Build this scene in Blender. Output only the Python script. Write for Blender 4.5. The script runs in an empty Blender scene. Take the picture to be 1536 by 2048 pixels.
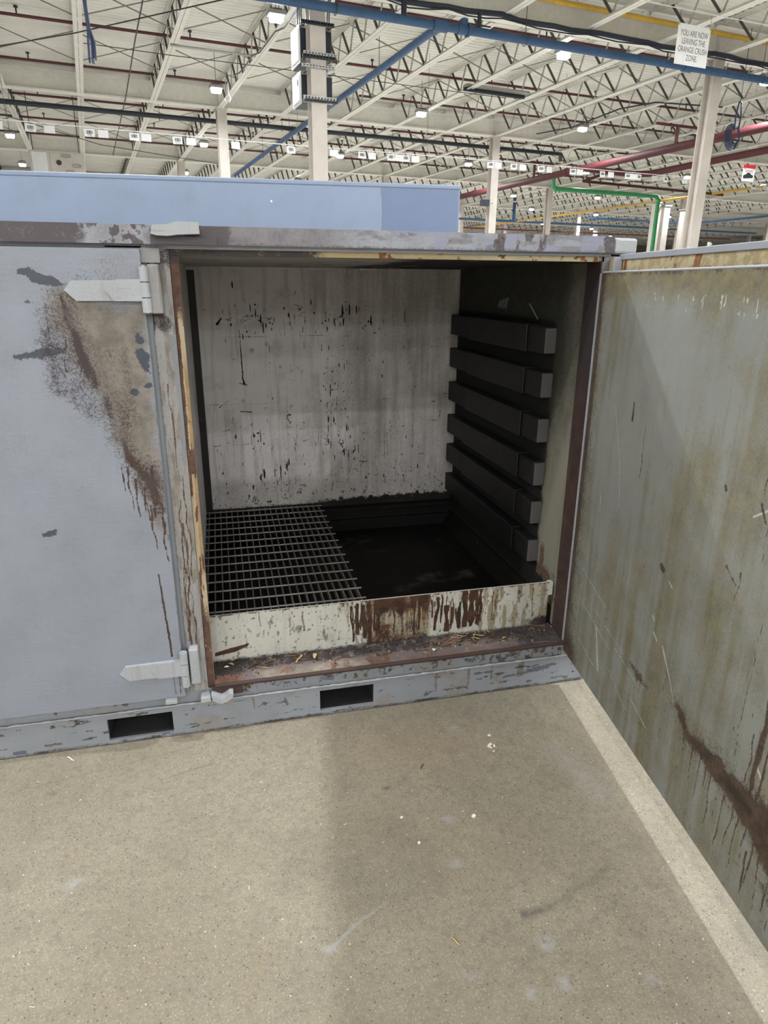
import bpy, bmesh, math, random
import numpy as np
from mathutils import Vector, Matrix

random.seed(7)
SC = bpy.context.scene
COL = SC.collection
R = math.radians

# ------------------------------------------------------------------ camera
cam_d = bpy.data.cameras.new('camera')
cam_d.sensor_fit = 'VERTICAL'
cam_d.sensor_height = 36.0
cam_d.lens = 1332.74 * 36.0 / 2048.0
cam_d.clip_start = 0.02
cam_d.clip_end = 400
cam = bpy.data.objects.new('camera', cam_d)
COL.objects.link(cam)
_p, _y, _r = 0.32954051, 0.23885901, 0.00704959      # pitch, yaw, roll of the hand-held camera
_B = np.array([[1, 0, 0], [0, 0, -1], [0, 1, 0.]])
_Rz = np.array([[math.cos(_y), -math.sin(_y), 0], [math.sin(_y), math.cos(_y), 0], [0, 0, 1]])
_Rp = np.array([[1, 0, 0], [0, math.cos(_p), -math.sin(_p)], [0, math.sin(_p), math.cos(_p)]])
_Rr = np.array([[math.cos(_r), -math.sin(_r), 0], [math.sin(_r), math.cos(_r), 0], [0, 0, 1]])
_M = _Rr @ _Rp @ _B @ _Rz
_m = Matrix.Identity(4)
for _i in range(3):
    _m[_i][0] = _M[0][_i]
    _m[_i][1] = -_M[1][_i]
    _m[_i][2] = -_M[2][_i]
_m[0][3], _m[1][3], _m[2][3] = 0.1002, -2.2034, 1.60
cam.matrix_world = _m
SC.camera = cam

# ------------------------------------------------------------------ world, exposure
world = bpy.data.worlds.new('world')
world.use_nodes = True
world.node_tree.nodes['Background'].inputs[0].default_value = (0.80, 0.86, 1.0, 1)
world.node_tree.nodes['Background'].inputs[1].default_value = 0.35
SC.world = world
SC.view_settings.view_transform = 'Standard'
SC.view_settings.look = 'None'
SC.view_settings.gamma = 1.0
SC.view_settings.use_curve_mapping = False
SC.view_settings.exposure = -0.95
SC.cycles.adaptive_threshold = 0.02; SC.cycles.max_bounces = 6; SC.cycles.diffuse_bounces = 4; SC.cycles.glossy_bounces = 2
SC.cycles.caustics_reflective = False; SC.cycles.caustics_refractive = False
LAMP_W = 330.0                     # one high bay lamp
LAMP_COL = (0.975, 0.985, 1.0)
LAMP_R = 0.11

# ------------------------------------------------------------------ helpers
def s2l(c):
    return tuple(((x / 255.) / 12.92 if x / 255. <= 0.04045 else ((x / 255. + 0.055) / 1.055) ** 2.4) for x in c) + (1.0,)

def link(o, parent=None):
    COL.objects.link(o)
    if parent is not None:
        o.parent = parent
    return o

def tag(o, label=None, cat=None, group=None, kind=None):
    if label: o['label'] = label
    if cat: o['category'] = cat
    if group: o['group'] = group
    if kind: o['kind'] = kind
    return o

def thing(name, label, cat, loc=(0, 0, 0), rz=0.0, group=None):
    o = bpy.data.objects.new(name, None)
    o.empty_display_size = 0.1
    o.location = loc
    o.rotation_euler = (0, 0, rz)
    link(o)
    return tag(o, label, cat, group)

class MB:
    """collects simple shapes into one mesh"""
    def __init__(s):
        s.v, s.f, s.sm = [], [], []
    def add(s, vs, fs, smooth=False):
        b = len(s.v)
        s.v += [tuple(p) for p in vs]
        s.f += [tuple(i + b for i in f) for f in fs]
        s.sm += [smooth] * len(fs)
        return s
    def obox(s, c, ax, h, bev=0.0):
        c = Vector(c); ax = [Vector(a).normalized() for a in ax]
        if bev <= 0:
            vs = []
            for sx in (-1, 1):
                for sy in (-1, 1):
                    for sz in (-1, 1):
                        vs.append(c + ax[0] * h[0] * sx + ax[1] * h[1] * sy + ax[2] * h[2] * sz)
            fs = [(0, 1, 3, 2), (4, 6, 7, 5), (0, 4, 5, 1), (2, 3, 7, 6), (0, 2, 6, 4), (1, 5, 7, 3)]
            return s.add(vs, fs)
        bm = bmesh.new()
        bmesh.ops.create_cube(bm, size=2.0)
        for v in bm.verts:
            v.co = Vector((v.co.x * h[0], v.co.y * h[1], v.co.z * h[2]))
        bmesh.ops.bevel(bm, geom=bm.edges[:], offset=bev, segments=2, affect='EDGES', profile=0.5)
        bm.verts.ensure_lookup_table()
        vs = [c + ax[0] * v.co.x + ax[1] * v.co.y + ax[2] * v.co.z for v in bm.verts]
        fs = [[v.index for v in f.verts] for f in bm.faces]
        bm.free()
        return s.add(vs, fs)
    def box(s, x0, x1, y0, y1, z0, z1, bev=0.0):
        return s.obox(((x0 + x1) / 2, (y0 + y1) / 2, (z0 + z1) / 2), ((1, 0, 0), (0, 1, 0), (0, 0, 1)),
                      (abs(x1 - x0) / 2, abs(y1 - y0) / 2, abs(z1 - z0) / 2), bev)
    def bar(s, p, q, w, h, up=(0, 0, 1)):
        p, q = Vector(p), Vector(q)
        d = q - p
        L = d.length; d.normalize()
        u = Vector(up)
        if abs(d.dot(u)) > 0.98: u = Vector((1, 0, 0))
        a = d.cross(u).normalized(); b = a.cross(d).normalized()
        return s.obox((p + q) / 2, (d, a, b), (L / 2, w / 2, h / 2))
    def tube(s, pts, r, n=10, caps=True):
        pts = [Vector(p) for p in pts]
        rs = r if isinstance(r, (list, tuple)) else [r] * len(pts)
        vs, fs = [], []
        prev = None
        for i, p in enumerate(pts):
            if i == 0: d = pts[1] - p
            elif i == len(pts) - 1: d = p - pts[i - 1]
            else: d = (pts[i + 1] - p).normalized() + (p - pts[i - 1]).normalized()
            d.normalize()
            if prev is None:
                u = Vector((0, 0, 1)) if abs(d.z) < 0.9 else Vector((1, 0, 0))
                a = d.cross(u).normalized()
            else:
                a = (prev - d * prev.dot(d)).normalized()
            prev = a
            b = d.cross(a)
            for k in range(n):
                t = 2 * math.pi * k / n
                vs.append(p + (a * math.cos(t) + b * math.sin(t)) * rs[i])
        for i in range(len(pts) - 1):
            for k in range(n):
                k2 = (k + 1) % n
                fs.append((i * n + k, i * n + k2, (i + 1) * n + k2, (i + 1) * n + k))
        s.add(vs, fs, True)
        if caps:
            s.add(vs[:n], [tuple(reversed(range(n)))])          # caps keep their own corners, so the rims stay crisp
            s.add(vs[-n:], [tuple(range(n))])
        return s
    def prism(s, poly, axis, d0, d1):
        """poly: 2-D outline; axis 'x' -> (y,z), 'y' -> (x,z), 'z' -> (x,y)"""
        n = len(poly)
        def P(q, d):
            if axis == 'x': return (d, q[0], q[1])
            if axis == 'y': return (q[0], d, q[1])
            return (q[0], q[1], d)
        vs = [P(q, d0) for q in poly] + [P(q, d1) for q in poly]
        fs = [tuple(range(n)), tuple(reversed(range(n, 2 * n)))]
        for i in range(n):
            j = (i + 1) % n
            fs.append((i, i + n, j + n, j))
        return s.add(vs, fs)
    def mesh(s, name, mat=None):
        me = bpy.data.meshes.new(name)
        me.from_pydata(s.v, [], s.f)
        me.polygons.foreach_set('use_smooth', s.sm)
        if mat: me.materials.append(mat)
        bm = bmesh.new(); bm.from_mesh(me)
        bmesh.ops.recalc_face_normals(bm, faces=bm.faces[:])
        bm.to_mesh(me); bm.free()
        me.update()
        return me
    def build(s, name, mat, parent=None, loc=(0, 0, 0), rz=0.0):
        o = bpy.data.objects.new(name, s.mesh(name, mat))
        o.location = loc; o.rotation_euler = (0, 0, rz)
        return link(o, parent)

def inst(name, me, parent=None, loc=(0, 0, 0), rot=(0, 0, 0), scale=None):
    o = bpy.data.objects.new(name, me)
    o.location = loc; o.rotation_euler = rot
    if scale: o.scale = scale
    return link(o, parent)

def text_mesh(body, size, mat, name='lettering', ext=0.0006, spacing=1.0, line=1.0, sx=1.0):
    cu = bpy.data.curves.new(name, 'FONT')
    cu.body = body; cu.size = size; cu.extrude = ext
    cu.align_x = 'CENTER'; cu.align_y = 'CENTER'
    cu.space_character = spacing; cu.space_line = line
    o = bpy.data.objects.new(name, cu)
    COL.objects.link(o)
    dg = bpy.context.evaluated_depsgraph_get()
    me = bpy.data.meshes.new_from_object(o.evaluated_get(dg))
    bpy.data.objects.remove(o); bpy.data.curves.remove(cu)
    me.name = name
    me.materials.clear(); me.materials.append(mat)
    if sx != 1.0:
        me.transform(Matrix.Diagonal((sx, 1, 1, 1)))
    return me

# ---- numpy noise and wear shapes (metres on the surface itself)
_T = np.random.RandomState(11).rand(256, 256)
def vn(x, y, seed=0):
    x = x + seed * 17.31; y = y + seed * 9.77
    xi = np.floor(x).astype(int); yi = np.floor(y).astype(int)
    fx = x - xi; fy = y - yi
    fx = fx * fx * (3 - 2 * fx); fy = fy * fy * (3 - 2 * fy)
    a = _T[xi % 256, yi % 256]; b = _T[(xi + 1) % 256, yi % 256]
    c = _T[xi % 256, (yi + 1) % 256]; d = _T[(xi + 1) % 256, (yi + 1) % 256]
    return (a * (1 - fx) + b * fx) * (1 - fy) + (c * (1 - fx) + d * fx) * fy
def fbm(x, y, sc, seed=0, o=4):
    t = 0; a = 0.5; s = 0
    for i in range(o):
        t = t + a * vn(x * sc, y * sc, seed + i * 3.7); s += a; a *= 0.55; sc = sc * 2.03
    return t / s
def ss(a, b, x):
    t = np.clip((x - a) / (b - a), 0, 1)
    return t * t * (3 - 2 * t)
def sdp(x, z, pts):
    """signed distance to a polygon, negative inside"""
    d = np.full(x.shape, 1e9); ins = np.zeros(x.shape, bool)
    n = len(pts)
    for i in range(n):
        ax, az = pts[i]; bx, bz = pts[(i + 1) % n]
        ex, ez = bx - ax, bz - az
        t = np.clip(((x - ax) * ex + (z - az) * ez) / (ex * ex + ez * ez + 1e-12), 0, 1)
        d = np.minimum(d, np.hypot(x - ax - ex * t, z - az - ez * t))
        c = ((az > z) != (bz > z)) & (x < ex * (z - az) / (bz - az if bz != az else 1e-9) + ax)
        ins ^= c
    return np.where(ins, -d, d)
def sdl(x, z, pts, rs):
    """distance to a polyline minus its varying radius"""
    if not isinstance(rs, (list, tuple)): rs = [rs] * len(pts)
    d = np.full(x.shape, 1e9)
    for i in range(len(pts) - 1):
        ax, az = pts[i]; bx, bz = pts[i + 1]
        ex, ez = bx - ax, bz - az
        t = np.clip(((x - ax) * ex + (z - az) * ez) / (ex * ex + ez * ez + 1e-12), 0, 1)
        d = np.minimum(d, np.hypot(x - ax - ex * t, z - az - ez * t) - (rs[i] + (rs[i + 1] - rs[i]) * t))
    return d
def drip(x, z, x0, zt, zb, w, seed=0, fade=True):
    wob = (vn(z * 22, z * 0 + seed, seed) - 0.5) * 0.012 + (vn(z * 5, z * 0 + seed, seed + 2) - 0.5) * 0.02
    ww = w * (0.55 + 0.9 * vn(z * 40, z * 0 + 3.1, seed + 5))
    m = ss(1.0, 0.4, np.abs(x - x0 - wob) / np.maximum(ww, 1e-4))
    m = m * ss(zb, zb + 0.02, z) * ss(zt + 0.01, zt - 0.005, z)
    return m
def mx(*a):
    r = a[0]
    for b in a[1:]: r = np.maximum(r, b)
    return np.clip(r, 0, 1)

def panel(name, mat, parent, O, U, V, N, lu, lv, res, thick, fn=None, holes=(), kind=None, us=None, vs_=None):
    """a plate: dense front face carrying wear attributes, with sides and a back"""
    O, U, V, N = [np.array(q, float) for q in (O, U, V, N)]
    def breaks(L, h, extra):
        b = sorted(set([0.0, L] + [e for e in extra if 0 < e < L]))
        out = []
        for i in range(len(b) - 1):
            k = max(1, int(round((b[i + 1] - b[i]) / h)))
            out += list(np.linspace(b[i], b[i + 1], k + 1)[:-1])
        return np.array(out + [L])
    gu = breaks(lu, res, [q for h in holes for q in h[:2]]) if us is None else np.array(us)
    gv = breaks(lv, res, [q for h in holes for q in h[2:]]) if vs_ is None else np.array(vs_)
    nu, nv = len(gu), len(gv)
    uu, vv = np.meshgrid(gu, gv, indexing='ij')
    P = O + uu[..., None] * U + vv[..., None] * V
    verts = P.reshape(-1, 3)
    idx = np.arange(nu * nv).reshape(nu, nv)
    q = np.stack([idx[:-1, :-1], idx[1:, :-1], idx[1:, 1:], idx[:-1, 1:]], -1).reshape(-1, 4)
    if len(holes):
        cu = ((gu[:-1] + gu[1:]) / 2)[:, None] + 0 * gv[None, :-1]
        cv = ((gv[:-1] + gv[1:]) / 2)[None, :] + 0 * gu[:-1, None]
        keep = np.ones(cu.shape, bool)
        for h in holes:
            keep &= ~((cu > h[0]) & (cu < h[1]) & (cv > h[2]) & (cv < h[3]))
        q = q[keep.reshape(-1)]
    nf = len(verts)
    extra, ef = [], []
    def quad(a, b, c, d):
        k = nf + len(extra)
        extra.extend([a, b, c, d]); ef.append([k, k + 1, k + 2, k + 3])
    B = -N * thick
    c00, c10, c11, c01 = O, O + U * lu, O + U * lu + V * lv, O + V * lv
    for a, b in ((c00, c10), (c10, c11), (c11, c01), (c01, c00)):
        quad(a, a + B, b + B, b)
    if not len(holes):
        quad(c00 + B, c01 + B, c11 + B, c10 + B)
    for h in holes:
        hs = [O + U * h[i] + V * h[j] for i, j in ((0, 2), (1, 2), (1, 3), (0, 3))]
        for i in range(4):
            quad(hs[i], hs[(i + 1) % 4], hs[(i + 1) % 4] + B, hs[i] + B)
    allv = np.vstack([verts, np.array(extra)]) if extra else verts
    if np.dot(np.cross(U, V), N) < 0: q = q[:, ::-1]
    me = bpy.data.meshes.new(name)
    faces = np.vstack([q, np.array(ef)])
    nq = len(faces)
    me.vertices.add(len(allv)); me.vertices.foreach_set('co', allv.astype(np.float32).ravel())
    me.loops.add(nq * 4); me.loops.foreach_set('vertex_index', faces.astype(np.int32).ravel())
    me.polygons.add(nq)
    me.polygons.foreach_set('loop_start', np.arange(nq, dtype=np.int32) * 4)
    me.update(calc_edges=True); me.validate()
    if fn is not None:
        for k, arr in fn(uu, vv).items():
            full = np.zeros(len(allv), np.float32); full[:nf] = np.broadcast_to(arr, uu.shape).reshape(-1)
            at = me.attributes.new(k, 'FLOAT', 'POINT')
            at.data.foreach_set('value', full)
    me.materials.append(mat)
    o = bpy.data.objects.new(name, me)
    link(o, parent)
    if kind: o['kind'] = kind
    return o

# ------------------------------------------------------------------ materials
class NT:
    def __init__(s, name):
        s.m = bpy.data.materials.new(name); s.m.use_nodes = True
        s.t = s.m.node_tree
        s.b = s.t.nodes['Principled BSDF']
        s.co = s.t.nodes.new('ShaderNodeTexCoord').outputs['Object']
    def n(s, typ, **kw):
        d = s.t.nodes.new(typ)
        for k, v in kw.items(): setattr(d, k, v)
        return d
    def set(s, sock, v):
        if isinstance(v, bpy.types.NodeSocket): s.t.links.new(v, sock)
        else: sock.default_value = v
    def math(s, op, a, b=0.0, clamp=False):
        d = s.n('ShaderNodeMath', operation=op, use_clamp=clamp)
        s.set(d.inputs[0], a); s.set(d.inputs[1], b)
        return d.outputs[0]
    def noise(s, scale, detail=4, rough=0.55, stretch=None, dist=0.0):
        c = s.co
        if stretch:
            mp = s.n('ShaderNodeMapping'); mp.inputs['Scale'].default_value = stretch
            s.t.links.new(s.co, mp.inputs[0]); c = mp.outputs[0]
        d = s.n('ShaderNodeTexNoise')
        d.inputs['Scale'].default_value = scale; d.inputs['Detail'].default_value = detail
        d.inputs['Roughness'].default_value = rough; d.inputs['Distortion'].default_value = dist
        s.t.links.new(c, d.inputs['Vector'])
        return d.outputs['Fac']
    def voro(s, scale, feature='F1', out='Distance'):
        d = s.n('ShaderNodeTexVoronoi', feature=feature)
        d.inputs['Scale'].default_value = scale
        s.t.links.new(s.co, d.inputs['Vector'])
        return d.outputs[out]
    def step(s, v, a, b):
        d = s.n('ShaderNodeMapRange', interpolation_type='SMOOTHSTEP')
        s.set(d.inputs['Value'], v)
        d.inputs['From Min'].default_value = a; d.inputs['From Max'].default_value = b
        return d.outputs['Result']
    def mix(s, f, a, b):
        d = s.n('ShaderNodeMix', data_type='RGBA')
        s.set(d.inputs[0], f); s.set(d.inputs[6], a); s.set(d.inputs[7], b)
        return d.outputs[2]
    def attr(s, name):
        return s.n('ShaderNodeAttribute', attribute_name=name).outputs['Fac']
    def bump(s, h, strength, dist=0.01):
        d = s.n('ShaderNodeBump')
        d.inputs['Strength'].default_value = strength; d.inputs['Distance'].default_value = dist
        s.t.links.new(h, d.inputs['Height'])
        s.t.links.new(d.outputs[0], s.b.inputs['Normal'])

def simple(name, c, rough=0.5, metal=0.0, var=0.10, scale=8.0, bump=0.0):
    t = NT(name)
    a = s2l(c)
    n = t.noise(scale, 5, 0.6)
    dk = tuple(x * (1 - var) for x in a[:3]) + (1,); lt = tuple(min(1, x * (1 + var)) for x in a[:3]) + (1,)
    t.set(t.b.inputs['Base Color'], t.mix(t.step(n, 0.3, 0.7), dk, lt))
    t.b.inputs['Roughness'].default_value = rough
    t.b.inputs['Metallic'].default_value = metal
    if bump: t.bump(t.noise(scale * 8, 4), bump, 0.004)
    return t.m

def steel(name, base, tan=(152, 140, 124), rust=(84, 54, 42), rust2=(128, 84, 54), soot=(58, 53, 54), peel=(92, 98, 110),
          streak=0.0, streakc=(120, 112, 98), scratch=0.0, rough=0.46, var=0.06, flecks=0.0, bump=0.25, spec=0.4, fine=0.75):
    """old painted steel; wear and some painted shade come from the attributes tan, rust, soot and peel and from noise"""
    t = NT(name)
    b = s2l(base)
    n1 = t.noise(3.2, 5, 0.6); n2 = t.noise(95, 6, 0.72); n3 = t.noise(22, 5, 0.65)
    st = t.noise(1.0, 5, 0.6, stretch=(34, 34, 2.2))
    wr = t.noise(1.0, 3, 0.6, stretch=(14, 90, 120))
    dk = tuple(x * (1 - var) for x in b[:3]) + (1,); lt = tuple(min(1, x * (1 + var)) for x in b[:3]) + (1,)
    col = t.mix(t.step(n1, 0.3, 0.7), dk, lt)
    rg = rough
    def brk(a, k, g, nn):
        # attribute broken up by noise, zero where the attribute is zero
        v = t.math('ADD', t.attr(a), t.math('MULTIPLY', t.math('SUBTRACT', nn, 0.5), k))
        return t.math('ADD', t.math('MULTIPLY', t.math('SUBTRACT', v, 0.5), g), 0.5, True)
    if streak:
        col = t.mix(t.math('MULTIPLY', t.step(st, 0.50, 0.72), streak), col, s2l(streakc))
    n4 = t.noise(7.5, 4, 0.6)
    n5 = t.noise(300, 2, 0.6)
    mixn = t.math('ADD', t.math('ADD', t.math('MULTIPLY', n2, 0.32), t.math('MULTIPLY', n5, 0.30)), t.math('ADD', t.math('MULTIPLY', n3, 0.23), t.math('MULTIPLY', n4, 0.15)))
    mixn = t.math('ADD', t.math('MULTIPLY', t.math('SUBTRACT', mixn, 0.5), 2.6), 0.5, True)
    tanm = brk('tan', 0.8, 1.5, mixn)
    tl = s2l(tan); td = tuple(x * 0.60 for x in tl[:3]) + (1,)
    col = t.mix(tanm, col, t.mix(t.step(n3, 0.32, 0.68), td, tl))
    peelm = brk('peel', 1.1, 9.0, mixn)
    col = t.mix(peelm, col, s2l(peel))
    rm = brk('rust', 1.15 * fine, 3.2, mixn)
    rc = t.mix(t.step(n3, 0.35, 0.66), s2l(rust), s2l(rust2))
    rc = t.mix(t.step(n2, 0.56, 0.68), rc, tuple(x * 0.45 for x in s2l(rust)[:3]) + (1,))
    col = t.mix(rm, col, rc)
    sm = brk('soot', 1.15 * fine, 3.2, mixn)
    col = t.mix(sm, col, s2l(soot))
    if scratch:
        sc = t.noise(1.0, 5, 0.7, stretch=(5, 60, 75))
        sm2 = t.math('MULTIPLY', t.step(sc, 0.64 - 0.04 * scratch, 0.70), min(1.0, scratch))
        col = t.mix(sm2, col, s2l((96, 95, 100)))
    gr = t.math('MULTIPLY', t.step(t.math('ADD', t.math('MULTIPLY', n5, .5), t.math('MULTIPLY', n4, .5)), 0.5, 0.66), 0.16)
    col = t.mix(gr, col, s2l(tuple(q * 0.6 for q in tan)))
    if flecks:
        fl = t.math('MULTIPLY', t.step(t.noise(130, 3, 0.5), 0.66, 0.72), flecks)
        col = t.mix(fl, col, s2l((60, 52, 48)))
    t.set(t.b.inputs['Base Color'], col)
    wear = t.math('MAXIMUM', t.math('MAXIMUM', rm, sm), tanm)
    t.set(t.b.inputs['Roughness'], t.math('ADD', t.math('MULTIPLY', wear, 0.86 - rough), t.math('ADD', t.math('MULTIPLY', n3, 0.12), rough - 0.06)))
    t.b.inputs['Specular IOR Level'].default_value = spec
    h = t.math('ADD', t.math('MULTIPLY', wr, 0.5), t.math('ADD', t.math('MULTIPLY', n2, 0.35), t.math('MULTIPLY', peelm, -0.9)))
    t.bump(h, bump, 0.0022)
    return t.m

M = {}
M['paint'] = steel('grey_paint', (134, 139, 147), rust=(84, 72, 60), rust2=(110, 96, 78), scratch=0.35)
M['paint_door'] = steel('grey_door_paint', (133, 139, 151), tan=(132, 126, 119), rust=(52, 38, 35), rust2=(80, 60, 49), soot=(66, 58, 60), peel=(68, 73, 84), bump=0.35)
M['paint_skid'] = steel('scuffed_grey_paint', (136, 141, 149), scratch=1.0, soot=(52, 50, 54), rust=(86, 74, 60), rust2=(114, 100, 80))
M['paint_post'] = steel('worn_post_paint', (148, 149, 151), tan=(140, 133, 126), streak=0.45, streakc=(112, 101, 92), rust=(70, 54, 46), peel=(128, 131, 138), rust2=(94, 76, 62), bump=0.6)
M['paint_rail'] = steel('sooty_rail_paint', (143, 147, 156), tan=(128, 124, 129), rust=(88, 80, 80), rust2=(108, 100, 100), soot=(86, 80, 84), peel=(138, 141, 160), bump=0.5)
M['sooty'] = steel('sooty_steel', (70, 66, 71), tan=(110, 106, 106), scratch=0.5, bump=0.5)
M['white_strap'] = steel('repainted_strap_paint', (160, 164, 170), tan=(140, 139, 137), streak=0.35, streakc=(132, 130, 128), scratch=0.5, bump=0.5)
M['cream_rust'] = steel('cream_and_rust_paint', (176, 162, 138), tan=(164, 136, 100), rust=(78, 54, 50), rust2=(104, 80, 64), soot=(66, 56, 60), streak=0.5, streakc=(132, 94, 62), bump=0.5, rough=0.6)
M['jamb_rust'] = steel('brown_rust', (66, 50, 46), tan=(122, 104, 82), rust=(48, 36, 37), rust2=(70, 50, 42), soot=(46, 38, 42), streak=0.5, streakc=(62, 46, 46), rough=0.7, bump=0.4)
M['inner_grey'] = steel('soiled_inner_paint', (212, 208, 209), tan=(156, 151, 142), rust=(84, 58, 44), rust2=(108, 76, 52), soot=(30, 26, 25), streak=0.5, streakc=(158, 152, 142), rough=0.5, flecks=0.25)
M['inner_olive'] = steel('olive_stained_paint', (128, 126, 114), tan=(62, 63, 56), rust=(70, 44, 32), rust2=(98, 64, 40), soot=(24, 24, 23), streak=0.5, streakc=(112, 104, 76), rough=0.5)  # dark tan tone also carries the painted shade of the right wall
M['door_olive'] = steel('open_door_paint', (135, 137, 133), tan=(124, 117, 90), rust=(60, 48, 41), rust2=(86, 70, 56), soot=(52, 44, 40), peel=(178, 178, 168), streak=0.40, streakc=(114, 110, 88), rough=0.42, flecks=0.12, fine=0.65)
M['rail_yellow'] = steel('yellowed_paint', (168, 158, 128), tan=(158, 134, 92), rust=(96, 58, 34), rust2=(140, 92, 52), streak=0.4, streakc=(146, 126, 92))
M['spill'] = steel('spill_plate_paint', (192, 192, 186), tan=(140, 124, 88), rust=(50, 32, 25), rust2=(82, 54, 38), soot=(44, 36, 34), streak=0.35, streakc=(140, 137, 122), flecks=0.4, rough=0.4, fine=0.55)
M['sill'] = steel('rusty_sill', (108, 97, 95), tan=(150, 141, 130), rust=(84, 60, 50), rust2=(122, 88, 68), soot=(56, 52, 52), rough=0.85, bump=0.9, fine=0.9)
M['black_steel'] = steel('blackened_steel', (25, 25, 26), rust=(60, 46, 40), rust2=(80, 62, 52), rough=0.55, scratch=0.5)
M['rail_end'] = steel('worn_rail_end', (84, 80, 82), rough=0.6, scratch=0.8)
M['pit'] = steel('oily_pit_floor', (20, 19, 18), tan=(88, 78, 68), rust=(50, 40, 34), rust2=(64, 50, 42), rough=0.6, spec=0.2)
M['grate'] = steel('galvanised_grating', (104, 98, 94), scratch=0.6, rough=0.5, var=.2)
M['grate_rod'] = steel('worn_grating_rod', (124, 120, 117), scratch=0.8, rough=0.35, var=.25, spec=.7)
M['streaky'] = steel('streaky_leaf_paint', (138, 138, 139), streak=0.9, streakc=(86, 82, 80), bump=0.7, scratch=.6)
M['blue_box'] = steel('blue_grey_paint', (128, 142, 164), bump=0.12, var=0.03)
M['blue_patch'] = steel('darker_blue_repaint', (105, 121, 150), bump=0.12, var=0.03)
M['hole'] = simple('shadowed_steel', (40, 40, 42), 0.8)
M['offwhite'] = simple('offwhite_steel_paint', (222, 220, 213), 0.55, var=0.05)
M['deck'] = simple('offwhite_deck_paint', (228, 227, 220), 0.6, var=0.06, scale=1.2)
M['girder'] = simple('grey_girder_paint', (228, 226, 219), 0.6, var=0.05)
M['web_rod'] = simple('dusty_rod', (172, 169, 161), 0.6)
M['brace'] = simple('dusty_brace', (126, 122, 114), 0.6)
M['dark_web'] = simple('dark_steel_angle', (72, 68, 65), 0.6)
M['column'] = simple('pale_column_paint', (204, 197, 190), 0.5, var=0.06, scale=3, bump=0.05)
M['blue_pipe'] = simple('blue_pipe_paint', (46, 80, 118), 0.5, var=0.14, scale=5)
M['navy'] = simple('navy_enclosure', (34, 42, 58), 0.5)
M['black'] = simple('black_pipe_paint', (38, 44, 54), 0.5)
M['red_pipe'] = simple('dark_red_pipe_paint', (84, 36, 42), 0.5)
M['red_main'] = simple('red_main_paint', (74, 25, 31), 0.65)
M['yellow'] = simple('yellow_pipe_paint', (196, 158, 60), 0.5)
M['green'] = simple('green_pipe_paint', (52, 140, 88), 0.45)
M['galv'] = simple('galvanised_strut', (168, 168, 166), 0.4, 0.6)
M['white'] = simple('white_card', (232, 234, 236), 0.6, var=0.03)
M['ink'] = simple('black_print', (48, 50, 56), 0.7)
M['greyink'] = simple('grey_print', (120, 112, 104), 0.7)
M['redink'] = simple('red_print', (200, 44, 48), 0.6)
M['bluecable'] = simple('dark_blue_cable', (34, 48, 76), 0.5)
M['greycable'] = simple('grey_cable', (96, 98, 104), 0.5)
M['rod'] = simple('hanger_rod', (70, 70, 72), 0.5, 0.5)
M['wallpaint'] = simple('beige_wall_paint', (186, 178, 164), 0.7, var=0.06, scale=0.6)
M['leaf'] = simple('dry_leaf', (206, 176, 116), 0.7, var=0.2, scale=60)
M['twig'] = simple('dry_twig', (176, 140, 100), 0.8, var=0.25, scale=60)
M['darktwig'] = simple('dark_twig', (70, 52, 44), 0.8, var=0.25, scale=60)
M['paper'] = simple('white_paper_scrap', (238, 236, 224), 0.7, var=0.03)
M['dirt'] = simple('black_grit', (58, 50, 46), 0.9, var=0.4, scale=90)
M['bark'] = simple('brown_bark', (120, 84, 62), 0.85, var=0.3, scale=60)
M['orange'] = simple('orange_chip', (226, 120, 84), 0.6)

_e = NT('lamp_lens')
_e.b.inputs['Base Color'].default_value = (1, 1, 1, 1)
_e.b.inputs['Emission Color'].default_value = (0.92, 0.95, 1.0, 1)
_e.b.inputs['Emission Strength'].default_value = 45.0
M['lens'] = _e.m

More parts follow.
